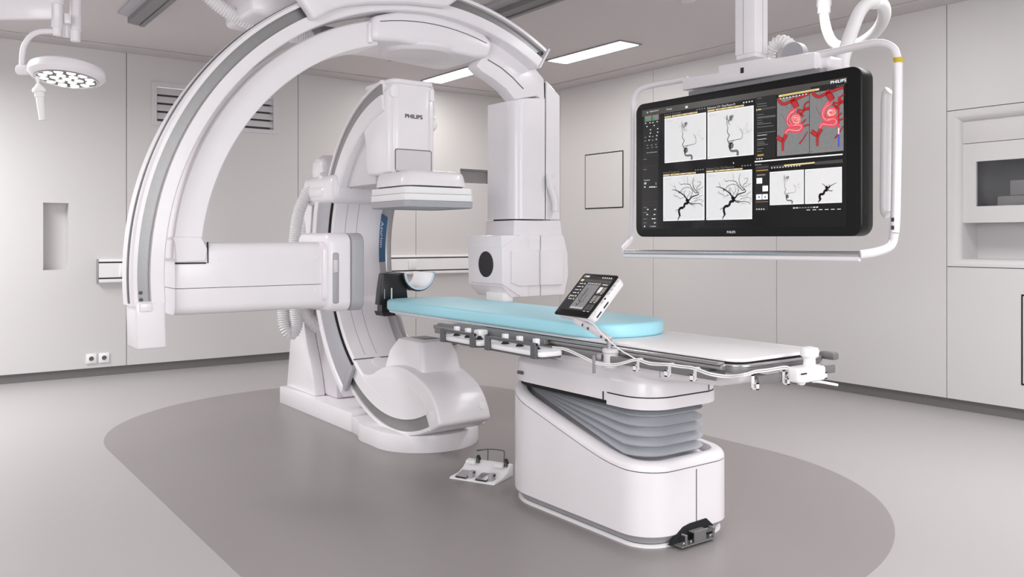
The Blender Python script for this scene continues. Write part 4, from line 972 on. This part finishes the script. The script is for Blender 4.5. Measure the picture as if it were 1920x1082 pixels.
def frontal(d, R, k, s=1.0):
    f = lambda L: [((x-388)/647, 1-(y-262)/713) for x, y in L]
    b = d[k]; S = (R[0]-R[1])/.19*.00075*s
    for L, w0, w1 in (([(818, 962), (820, 915), (800, 893), (740, 890), (715, 865), (712, 830), (716, 790)], 11, 6), ([(716, 790), (735, 770), (700, 772), (690, 745)], 5, 4), ([(690, 745), (678, 715), (695, 670), (703, 650), (685, 620), (675, 590), (684, 530)], 4.5, 3.2),
                      ([(684, 530), (668, 490), (690, 470), (712, 505)], 2.6, 1.6), ([(690, 750), (740, 735), (760, 742), (720, 772)], 3.4, 2), ([(755, 738), (820, 728), (870, 722), (885, 680), (882, 640), (860, 590), (848, 572)], 2.6, 1.4), ([(668, 470), (664, 400), (670, 335)], 2.6, 1)):
        stroke(b, R, f(L), w0*S, 3, 5, w1*S)
    disc(b, R, *f([(727, 808)])[0], 13*S, 3)
    for x, y, r in ((735, 395, 20), (678, 410, 11), (715, 385, 10), (690, 440, 9), (705, 430, 7), (722, 420, 11), (672, 375, 7)):
        for _ in range(7): disc(d['v_lite'], R, *f([(x+random.uniform(-r, r), y+random.uniform(-r, r))])[0], random.uniform(.15, .38)*r*S, 2, 10)
    for _ in range(10): twig(d['v_lite'], R, f([random.choice(((890, 640), (880, 600), (930, 580), (960, 650), (700, 480), (680, 430)))])[0], random.uniform(-.8, 2.6), .11, 1.2*S, 4, 1)
def white_pane(name, c, draw, *a):
    R = pane_rect(c); d = D(); rq(d['s_edge'], R, 0, 0, 1, 1, .6); rq(d['s_white'], R, .012, .012, .988, .988, 1)
    for i in range(5): rq(d['v_lite'], R, .035+.035*i, .93-.012*(i % 2), .06+.035*i, .937-.012*(i % 2), 2)
    rq(d['v_lite'], R, .02, .02, .035, .05, 2); draw(d, R, *a); return R, d
PA = [(1247.2, 222.8), (1325, 210.2), (1323.5, 298.5), (1245.9, 306)]
PB = [(1327.8, 211), (1414.3, 197.2), (1412.5, 290.3), (1326.2, 298.4)]
PC = [(1244.7, 331.6), (1322.3, 324.7), (1319.9, 413), (1243.3, 414.3)]
PD = [(1325.6, 324.4), (1411.5, 317.7), (1409.5, 411), (1324, 412.6)]
for c, fn, a, tt, br in ((PA, frontal, ('v_mid',), 'Live 0 xxx Frontal', 0), (PB, frontal, ('v_mid', 1.15), 'Reference 3 Fr / Dual Fluoro Fr', 1), (PC, lateral, (), 'Live 0 xxx Lateral', 0), (PD, lateral, (), 'Reference 3 La / Dual Fluoro La', 0)):
    R, d = white_pane('vessel_image', c, fn, *a); header(d, R, br); title(d, R, tt.replace(' xxx', ''), 's_text' if br else 's_dim', .62 if 'Ref' in tt else .40); sobj('vessel_image', d)
PE = [(1444.3, 322.9), (1508.3, 317.8), (1506.7, 382.5), (1443, 384.9)]
PF = [(1510.3, 317.6), (1579.7, 313), (1578, 379.7), (1509.1, 382.7)]
R, d = white_pane('vessel_image', PE, frontal, 'v_mid', .9); sobj('vessel_image', d)
def small_lat(d, R):
    f = lambda L: [((x-830)/575, 1-(y-168)/545) for x, y in L]
    S = .00075
    for L, w0, w1 in (([(1046, 700), (1055, 675), (1078, 660)], 4, 9), ([(1078, 660), (1065, 610), (1075, 575), (1125, 565), (1145, 520), (1190, 515)], 15, 13), ([(1190, 515), (1165, 480), (1175, 460), (1200, 480), (1225, 455)], 12, 8), ([(1225, 455), (1260, 435), (1330, 405)], 5, 2), ([(1165, 465), (1140, 435), (1100, 405)], 5, 2), ([(1195, 508), (1230, 525), (1270, 520)], 5, 2), ([(1230, 525), (1258, 535)], 3, 1.5), ([(1180, 460), (1172, 430)], 2.4, 1.2), ([(1210, 460), (1205, 425)], 2.4, 1.2), ([(1225, 455), (1215, 420)], 2, 1)):
        stroke(d['v_dark'], R, f(L), w0*S, 3, 5, w1*S)
R, d = white_pane('vessel_image', PF, small_lat); sobj('vessel_image', d)
# the two colour angiograms
def colour(d, R, f):
    k = (R[0]-R[1])/409*1.0
    rq(d['s_grey'], R, 0, 0, 1, 1, 1)
    def st(key, L, w0, w1=None, n=3): stroke(d[key], R, f(L), w0*k, n, 5, (w1 or w0)*k)
    for L, w0, w1 in (([(325, 300), (360, 355), (405, 368), (480, 335), (540, 310), (640, 262), (712, 232)], 34, 26), ([(490, 300), (530, 350), (560, 410)], 62, 70), ([(600, 500), (660, 430), (712, 400)], 22, 18), ([(560, 450), (600, 480), (640, 520)], 22, 20), ([(650, 440), (655, 375), (690, 340), (712, 332)], 18, 14), ([(570, 430), (620, 440), (712, 430)], 14, 10),
                      ([(430, 740), (400, 800), (385, 850), (384, 945)], 48, 22), ([(390, 815), (350, 800), (305, 770)], 46, 44), ([(640, 640), (690, 622), (712, 625)], 14, 10), ([(610, 612), (672, 552)], 14, 12), ([(590, 855), (640, 790), (690, 705)], 16, 6)):
        st('s_red2', L, w0+6, w1+6, 2); st('s_red', L, w0*.8, w1*.8, 3)
    for L in ([(420, 320), (430, 360)], [(480, 350), (495, 400), (470, 430)], [(365, 490), (400, 550), (430, 600)], [(430, 390), (450, 430)], [(620, 400), (640, 430)]): st('s_red2', L, 4, 2, 2)
    st('s_pink', [(540, 435), (500, 465), (462, 520), (452, 575), (475, 622), (530, 632)], 52, 50, 4)
    st('s_pink', [(520, 630), (590, 622), (615, 650), (590, 690), (520, 690), (450, 685), (415, 730)], 52, 48, 4)
    cx_, cy_ = 550, 552
    disc(d['s_pink'], R, *f([(cx_, cy_)])[0], 60*k, 4, 28)
    for i in range(46):
        a = random.uniform(0, 2*PI); r = random.uniform(8, 56); L = [(cx_+r*math.cos(a+t*.5), cy_+r*math.sin(a+t*.5)) for t in range(4)]
        st('s_cream' if i % 3 else 's_gold', L, 3.2, 2, 5)
    for base in ([(535, 440), (498, 470), (462, 520), (452, 575), (475, 620), (530, 632)], [(520, 630), (590, 622), (615, 650), (590, 690), (520, 690), (450, 685), (415, 730)]):
        for o in range(7):
            dx, dy = random.uniform(-17, 17), random.uniform(-17, 17); st('s_cream' if o % 2 else 's_red', [(x+dx+random.uniform(-4, 4), y+dy+random.uniform(-4, 4)) for x, y in base], 2.6, 2.2, 5)
    for i in range(3): disc(d['s_bar2'], R, *f([(440+55*i, 965-6*i)])[0], 13*k, 5, 10)
    rq(d['s_yel'], R, .02, .045, .045, .05, 4); rq(d['s_red'], R, .02, .03, .06, .045, 4)
PR = [(1458.5, 185.7), (1518.6, 174.8), (1516.7, 287.9), (1456.2, 293.2)]
PS = [(1519.4, 174.8), (1583, 164.4), (1581, 283), (1517.6, 287.9)]
d = D(); R = pane_rect(PR); yl = lambda x, y: 0
def fR(L): return [(min(1, max(0, (x-310)/400)), min(1, max(0, 1-(y-(305-(x-310)/400*72))/(705+(x-310)/400*36)))) for x, y in L]
colour(d, R, fR)
# keep what is drawn inside the pane
sobj('colour_vessel_image', d)
d = D(); R = pane_rect(PS)
colour(d, R, lambda L: [(min(1, max(0, u+.05)), min(1, max(0, v+.03))) for u, v in fR(L)])
for i in range(24):
    t = i/24; rq(d['s_red' if t > .42 else ('s_pink' if t > .34 else ('s_cream' if t > .22 else 's_blue'))], R, .845, .07+.80*t, .885, .07+.80*(t+1/24), 6)
sobj('colour_vessel_image', d)
# menus, bars, thumbnails
d = D()
sq(d['s_bar'], [(1204, 207.5), (1588, 144.5), (1588, 156), (1204, 219)], .4)
sq(d['s_panel'], [(1206, 221), (1236, 216), (1233, 426), (1203, 426)], .5); sq(d['s_panel'], [(1417, 183), (1456, 176.5), (1454, 296), (1415, 299)], .5)
sq(d['s_panel'], [(1416, 309), (1442, 307), (1440, 395), (1415, 396)], .5); sq(d['s_panel'], [(1520, 163), (1583, 153), (1583, 163.5), (1520, 174)], .5)
sq(d['s_edge'], [(1415, 302.2), (1580, 288.2), (1580, 290.4), (1415, 304.6)], 2); sq(d['s_yel'], [(1460, 178.5), (1536, 165.3), (1536, 169.2), (1460, 182.5)], 2); sq(d['s_gold'], [(1466, 179.4), (1530, 168.2), (1530, 169.2), (1466, 180.6)], 3)
sq(d['s_yel'], [(1470, 309), (1527.5, 303.6), (1527.5, 306.4), (1470, 311.8)], 2); sq(d['s_bar'], [(1444, 311.6), (1469, 309), (1469, 312), (1444, 314.6)], 2); sq(d['s_bar'], [(1528, 303.4), (1580, 298.6), (1580, 305), (1528, 309)], 1)
for i in range(11): sq(d['s_text'], [(1446+5.2*i, 314.4-.45*i), (1448.6+5.2*i, 314.2-.45*i), (1448.6+5.2*i, 315.8-.45*i), (1446+5.2*i, 316-.45*i)], 3)
for i in range(9): sq(d['s_text'], [(1462+6*i, 184.2-1.08*i), (1464.6+6*i, 183.8-1.08*i), (1464.6+6*i, 186-1.08*i), (1462+6*i, 186.4-1.08*i)], 6)
for x, y, w_, h_ in ((1418.5, 334, 10.5, 10.5), (1429.7, 348.5, 10.2, 10.5), (1417.8, 364.8, 10.5, 10), (1429.5, 364.2, 10, 10)): sq(d['s_edge'], [(x, y), (x+w_, y-.5), (x+w_, y+h_-.6), (x, y+h_)], 3)
for x in (1423, 1434.5): sq(d['s_blue'], [(x-1.5, 368), (x+1.5, 368), (x+1.5, 371), (x-1.5, 371)], 4)
sq(d['s_gold'], [(1417, 378.5), (1440, 377.5), (1440, 378.3), (1417, 379.3)], 3); sq(d['s_bar'], [(1418, 313.5), (1441, 311), (1441, 314), (1418, 316.5)], 2); sq(d['s_gold'], [(1418, 319.5), (1440, 317.5), (1440, 319.3), (1418, 321.3)], 2); sq(d['s_bar2'], [(1419, 327.5), (1435, 326.2), (1435, 328.6), (1419, 330)], 2)
for i in range(4): sq(d['s_text'], [(1418+4.3*i, 391.2), (1420.2+4.3*i, 391.1), (1420.2+4.3*i, 393.2), (1418+4.3*i, 393.3)], 3)
for i in range(9): sq(d['s_text' if i in (0, 1, 7, 8) else 's_bar2'], [(1487+5.4*i, 389-.2*i), (1490.8+5.4*i, 388.9-.2*i), (1490.8+5.4*i, 391-.2*i), (1487+5.4*i, 391.2-.2*i)], 3)
for i in range(6): sq(d['s_text'], [(1512+11.5*i, 393.2-.3*i), (1519+11.5*i, 393-.3*i), (1519+11.5*i, 394.2-.3*i), (1512+11.5*i, 394.4-.3*i)], 3)
# left column of values
sq(d['s_bar2'], [(1208.8, 218.5), (1221.5, 216.3), (1221.5, 226.5), (1208.8, 229)], 2); sq(d['s_bar2'], [(1222.7, 216.2), (1235.2, 214), (1235.2, 224.3), (1222.7, 226.4)], 2)
for x, y in ((1209, 223.5), (1222.8, 221.5)): sq(d['s_green'], [(x, y), (x+5, y-.8), (x+5, y+4.2), (x, y+5)], 3)
sq(d['s_green'], [(1212, 209.5), (1215.8, 208.9), (1215.8, 213), (1212, 213.6)], 3); sq(d['s_edge'], [(1212.6, 210.8), (1215.2, 210.4), (1215.2, 211), (1212.6, 211.4)], 4)
for x, y in ((1209.5, 230.5), (1217.5, 229.5), (1223, 229), (1231, 227.5), (1212, 236.5), (1225.5, 234.5), (1218.5, 242.5), (1232, 240.5), (1218.5, 249), (1232, 247), (1217, 255), (1230.5, 253.5), (1216, 262), (1229.5, 260.5)): sq(d['s_text'], [(x, y), (x+2.2, y-.3), (x+2.2, y+1.5), (x, y+1.8)], 3)
for x, y in ((1208.5, 257), (1222, 255.5), (1208.5, 263.7), (1222, 262.3), (1212, 272), (1220, 271.5), (1228, 270), (1213, 277), (1221, 276), (1229, 275)): sq(d['s_dim'], [(x, y), (x+3.4, y-.4), (x+3.4, y+1.2), (x, y+1.6)], 3)
for y in (293.5, 312.5, 379, 386.5, 396.5, 405, 412.5, 421): sq(d['s_bar'], [(1206, y), (1233, y-2.2), (1233, y-1.8), (1206, y+.4)], 2)
for y, xs in ((392, (1213, 1226.5)), (401.5, (1212, 1225.5)), (409.5, (1222, 1226)), (417, (1226,)), (343, (1208,)), (350, (1207.5, 1217, 1221, 1225))):
    for x in xs: sq(d['s_text'], [(x, y), (x+3.2, y-.2), (x+3.2, y+1.5), (x, y+1.7)], 3)
for y in (388.8, 398.5, 410, 417.5, 298.5, 317.5): sq(d['s_dim'], [(1206, y), (1213, y-.4), (1213, y+.6), (1206, y+1)], 3)
# option panel lines
random.seed(3)
for i, y in enumerate((184.5, 195, 199.5, 215, 219.5, 221.5, 225.5, 230, 233, 238.5, 249.5, 254, 261.5, 266.5, 269.5, 272.5, 279, 283.5, 290)):
    w_ = (8, 17, 18, 12, 34, 34, 8, 10, 26, 30, 34, 18, 17, 12, 14, 20, 12, 8, 12)[i]; k = 's_gold' if i == 18 else ('s_text' if i in (11, 12) else 's_dim'); h_ = 3.2 if i == 18 else .9
    sq(d[k], [(1420, y), (1420+w_, y-w_*.115), (1420+w_, y-w_*.115+h_), (1420, y+h_)], 2)
sq(d['s_bar'], [(1418, 204.5), (1455, 198.5), (1455, 202.5), (1418, 208.5)], 1.5); sq(d['s_yel'], [(1418.2, 204.6), (1419.4, 204.4), (1419.4, 208), (1418.2, 208.3)], 3); sq(d['s_yel'], [(1421, 205), (1427, 204), (1427, 205.8), (1421, 206.8)], 3)
for i in range(3): sq(d['s_text'], [(1418+4.5*i, 297.2-.3*i), (1420.4+4.5*i, 297-.3*i), (1420.4+4.5*i, 299-.3*i), (1418+4.5*i, 299.2-.3*i)], 3)
sq(d['s_edge'], [(1374.5, 304), (1376.8, 306.3), (1375.6, 306.4), (1374.6, 307.2)], 3); sq(d['s_text'], [(1285, 199), (1289.5, 198.2), (1289.5, 202.5), (1285, 203.2)], 2)
sobj('menu_panel', d)
def lab(s, px, py, h_px, w_px, key='s_text', bold=0.0):
    p = at(px, py, X=XM-.0024); q = at(px+w_px, py, X=XM-.0024); r_ = at(px, py-h_px, X=XM-.0024)
    return text_bm(s, p, (0, -1, 0), (0, 0, 1), width=p.y-q.y, height=r_.z-p.z, bold=bold)
d = D()
for a in (('Applications', 1218, 211.5, 3.6, 17), ('Presets', 1250, 206.8, 3.2, 10), ('Table & IBS position', 1212, 288, 2.0, 20), ('Cerebral', 1207.5, 339.5, 2.6, 10.5), ('27', 1208, 346.5, 4.2, 4.5), ('2', 1229, 346, 3.6, 1.8), ('Medium', 1220.5, 351.8, 2.6, 11), ('11:18 AM', 1218.5, 426, 2.6, 11), ('View line', 1415.5, 310.2, 2, 12)):
    merge(d['s_text'], lab(*a))
disc(d['s_text'], pane_rect([(1203, 420), (1236, 420), (1236, 428), (1203, 428)]), .19, .45, .0045, 3, 12)
merge(d['s_edge'], lab('PHILIPS', 1557.5, 157.5, 5.5, 29, bold=.008)); merge(d['s_dim'], lab('PHILIPS', 1568, 163, 2.2, 15))
sobj('screen_lettering', d)
# column, bracket, tube frame
b = nbm()
c1, c2, c3 = at(1378, 50, X=3.36), at(1415, 50, X=3.36), at(1440, 50, Y=at(1415, 50, X=3.36).y)
zc_ = 2.15
box(b, 3.36, c3.x, c2.y, c1.y, zc_, H-.001, .004); box(b, 3.364, c3.x-.002, c2.y+.004, c1.y-.004, zc_-.02, zc_, .002)
obj('column', b, W, MG)
b = nbm(); box(b, 3.3588, 3.3598, c1.y-.052, c1.y-.050, zc_+.002, H-.002); box(b, 3.36+.06, 3.36+.062, c2.y-.0008, c2.y+.001, zc_+.002, H-.002); obj('column_seam', b, M['grey'], MG)
bp = q2([(1279, 169.5), (1279, 146.5), (1347, 136), (1347, 123), (1441, 107.5), (1441, 111), (1472, 106), (1527, 97), (1527, 128)], 3.28)
b = nbm(); prism(b, bp, 'X', 3.28, 3.40, .006, 2); obj('mount_bar', b, W, MG)
b = nbm(); y0_, y1_ = at(1540, 140, X=3.31).y, at(1293, 165, X=3.31).y; box(b, 3.30, 3.36, y0_, y1_, at(1540, 134, X=3.31).z-.10, at(1540, 127, X=3.31).z+.0, .004); obj('mount_underside', b, M['grey'], MG)
b = nbm(); o = at(1391.5, 132, X=3.279); box(b, 3.2775, 3.2795, o.y-.009, o.y+.009, o.z-.013, o.z+.013); obj('camera_eye', b, M['black'], MG)
b = nbm(); y0_ = at(1562, 120, X=3.36).y; box(b, 3.33, 3.45, y0_, y0_+.12, at(1560, 128, X=3.36).z, at(1560, 104, X=3.36).z, .02, 3); obj('mount_end', b, W, MG)
XF = 3.335
fp = [at(x, y, X=XF) for x, y in ((1290, 148), (1260, 153.5), (1222, 160), (1200, 168), (1190, 182), (1187.5, 200), (1187, 260), (1186, 340), (1185, 420))]
fl = [at(1184, 438, X=XF), at(1182, 449, X=3.32), at(1176, 458, X=3.26), at(1169, 465, X=3.20), at(1167, 470, X=3.15), at(1172, 473, X=3.12)]
b = nbm(); tube(b, fp+fl, .0155, 14, 5); obj('frame_tube', b, W, MG)
fr2 = [at(x, y, X=XF) for x, y in ((1526, 105), (1560, 98), (1610, 86.5), (1640, 81), (1662, 83), (1677, 93), (1683, 110))]
fr3 = [at(x, y, X=XF) for x, y in ((1683, 112), (1682.5, 180), (1681, 300), (1679, 400), (1677, 436), (1674, 452))]
fr4 = [at(1668, 462, X=3.30), at(1655, 469, X=3.24), at(1635, 474, X=3.17), at(1612, 477, X=3.13)]
b = nbm(); tube(b, fr2, .0165, 14, 5); obj('frame_tube', b, W, MG)
b = nbm(); tube(b, fr3[:-1], .0195, 14, 5); obj('frame_post', b, W, MG)
b = nbm(); tube(b, fr3[-2:]+fr4, .0185, 14, 5); obj('frame_tube', b, W, MG)
b = nbm(); tube(b, [fl[-1], fr4[-1]], .0125, 14, 1); obj('handle_bar', b, M['steel'], MG)
b = nbm(); tube(b, [fl[-1]-Vector((0, .0, .018)), fr4[-1]-Vector((0, 0, .018))], .011, 12, 1); obj('handle_bar_rim', b, W, MG)
b = nbm(); p, q = at(1684, 109, X=XF), at(1684, 118, X=XF); lathe(b, [(.0203, 0), (.0203, (p-q).length)], q, p-q, 16); obj('tape_band', b, M['yellow'], MG)
b = nbm(); tube(b, [at(x, y, X=3.36) for x, y in ((1668, 170), (1662, 180), (1661, 230), (1660, 330), (1660, 392), (1666, 402))], .022, 12, 4); obj('side_grip', b, W2, MG)
b = nbm()
for i, y in enumerate((412, 427)): 
    p = at(1678.6, y, X=XF); box(b, p.x-.0215, p.x-.019, p.y-.006, p.y+.006, p.z-.008, p.z+.008)
obj('tube_mark', b, M['ink'], MG)
b = nbm()
for p in ((1389, 0), ): pass
hs = [(1441, 112), (1445, 96), (1453, 83), (1463, 77), (1474, 79), (1484, 88), (1492, 100)]
tube(b, [at(x, y, X=3.50) for x, y in hs], .031, 16, 5, (.018, .010)); obj('hose', b, M['hose'], MG)
b = nbm(); p = at(1490, 104, X=3.42); lathe(b, [(.06, -.02), (.06, .02)], p, (-1, 0, 0), 28); obj('pivot_disc', b, M['mgrey'], MG)
def hp2(l): return [at(x, y, D=d_) for x, y, d_ in l]
b = nbm(); tube(b, hp2([(1583, 140, 4.05), (1579, 118, 4.1), (1588, 85, 4.2), (1600, 50, 4.3), (1612, 22, 4.4), (1626, 7, 4.45), (1641, 4, 4.5)]), .0335, 18, 6, (.016, .008)); obj('hose', b, M['hose'], MG)
b = nbm(); tube(b, hp2([(1638, 4, 4.49), (1648, 4, 4.55)]), .037, 18, 1); obj('hose_cuff', b, W2, MG)
b = nbm(); tube(b, hp2([(1645, 4, 4.53), (1656, 12, 4.6), (1658, 30, 4.75), (1648, 52, 5.0), (1630, 70, 5.2), (1605, 84, 5.45), (1580, 88, 5.6), (1562, 80, 5.75), (1552, 62, 5.85), (1547, 42, 5.95), (1545, 26, 6.0)]), .034, 18, 6, (.012, .0025)); obj('hose', b, M['hose'], MG)
p = at(1545, 26, D=6.0)
b = nbm(); lathe(b, [(.038, 0), (.044, .004), (.044, .05), (.05, .054), (.05, H-.012-p.z)], p, (0, 0, 1), 24); box(b, p.x-.12, p.x+.12, p.y-.12, p.y+.12, H-.014, H-.001, .003); obj('ceiling_inlet', b, W2, MG)

# ================================================================ surgical light
LC_ = at(126, 137, D=5.0)
SL = thing('surgical_light', 'white round surgical lamp with glowing lenses on a curved arm, upper left', 'lamp', at(110, -20, D=5.0))
ux_, ud = RT, FW
tilt = math.radians(9)
vd = Vector((LC_.x, LC_.y, 0)).normalized(); nz_ = (UP*math.cos(tilt)+vd*math.sin(tilt)+RT*.075).normalized(); fx = (RT-nz_*RT.dot(nz_)).normalized(); fy = nz_.cross(fx)
b = nbm(); lathe(b, [(.001, .05), (.12, .05), (.175, .043), (.20, .028), (.208, .006), (.206, -.016), (.19, -.034), (.172, -.040), (.166, -.038), (.16, -.03), (.158, -.028)], LC_, nz_, 56); hd2 = obj('lamp_head', b, W, SL)
b = nbm(); lathe(b, [(.158, -.036), (.158, -.0285), (.001, -.0285)], LC_, nz_, 48); lp = obj('lens_plate', b, M['ledp'], SL)
b = nbm(); lathe(b, [(.166, -.0405), (.172, -.043), (.158, -.042), (.157, -.036)], LC_, nz_, 48, False); obj('lens_ring', b, M['steel'], SL)
k = 0
for R_, n_, o_ in ((0.028, 1, 0), (.064, 6, .5), (.126, 12, .25)):
    for i in range(n_):
        a = 2*PI*(i+o_)/n_; c = LC_+(fx*math.cos(a)+fy*math.sin(a))*(R_ if n_ > 1 else 0)-nz_*.0365
        b = nbm(); lathe(b, [(.0255, 0), (.0245, -.003), (.018, -.006), (.001, -.007)], c, nz_, 18); obj('lens', b, M['led'], lp)
b = nbm(); tube(b, [at(x, y, D=5.0) for x, y in ((103, 58.5), (88, 58.5), (72, 60), (57, 68), (46, 84), (42, 100), (41, 118), (41.5, 132))], .0155, 14, 6); obj('yoke', b, W, SL)
j = at(46, 131, D=5.0)
b = nbm(); lathe(b, [(.026, -.04), (.03, -.036), (.03, .02), (.024, .026), (.024, .09), (.034, .13), (.03, .16)], j, RT, 22); obj('yoke_joint', b, W, SL)
g0 = at(69, 138, D=4.95)
b = nbm(); lathe(b, [(.016, -.01), (.014, -.02), (.006, -.055), (.02, -.075), (.03, -.085), (.036, -.095), (.036, -.108), (.026, -.112), (.026, -.135), (.022, -.14), (.017, -.27), (.019, -.272), (.001, -.276)], g0, (UP*.985-RT*.12).normalized(), 24); obj('handle', b, W2, SL)
def cyl(px0, px1, y0, y1, D_, nm, m):
    c = at((px0+px1)/2, y1, D=D_); t_ = at((px0+px1)/2, y0, D=D_); r = (px1-px0)/2/FPX*D_
    b = nbm(); lathe(b, [(r*.92, 0), (r, .004), (r, (t_-c).z)], c, (0, 0, 1), 24); return obj(nm, b, m, SL)
cyl(97, 117, -10, 53, 5.0, 'swivel_column', W); cyl(100, 115, 50, 67, 5.0, 'swivel_end', W2); cyl(97, 119, -12, 8, 4.99, 'swivel_cap', W)
cyl(118, 130, 26, 70, 5.08, 'swivel_link', W); cyl(131.5, 152, -60, 58, 5.12, 'drop_tube', W); cyl(133, 150, 55, 78, 5.12, 'tube_end', W2)
b = nbm(); p0, p1_ = at(98, 26, D=5.0), at(-70, 30, D=5.0)
loft(b, [[at(98, y, D=d_) for y, d_ in ((-16, 4.96), (-16, 5.08), (38, 5.08), (36, 4.96))], [at(0, y, D=d_) for y, d_ in ((-22, 4.94), (-22, 5.1), (38, 5.1), (35, 4.94))], [at(-90, y, D=d_) for y, d_ in ((-22, 4.94), (-22, 5.1), (42, 5.1), (39, 4.94))]], bev=.01)
obj('spring_arm', b, W, SL)
b = nbm(); box(b, *sorted((at(118, 30, D=5.05).x, at(132, 30, D=5.05).x)), *sorted((at(118, 30, D=5.02).y-.02, at(118, 30, D=5.02).y+.03)), at(118, 46, D=5.05).z, at(118, 28, D=5.05).z, .004); obj('swivel_plate', b, W, SL)
b = nbm(); p = at(142, 0, D=5.12); lathe(b, [(.001, 0), (.09, 0), (.09, -.03), (.06, -.06), (.032, -.06)], (p.x, p.y, H-.001), (0, 0, 1), 28); lathe(b, [(.03, 0), (.03, H-.05-at(142, -58, D=5.12).z)], (p.x, p.y, at(142, -58, D=5.12).z-.001), (0, 0, 1), 24); obj('ceiling_flange', b, W, SL)
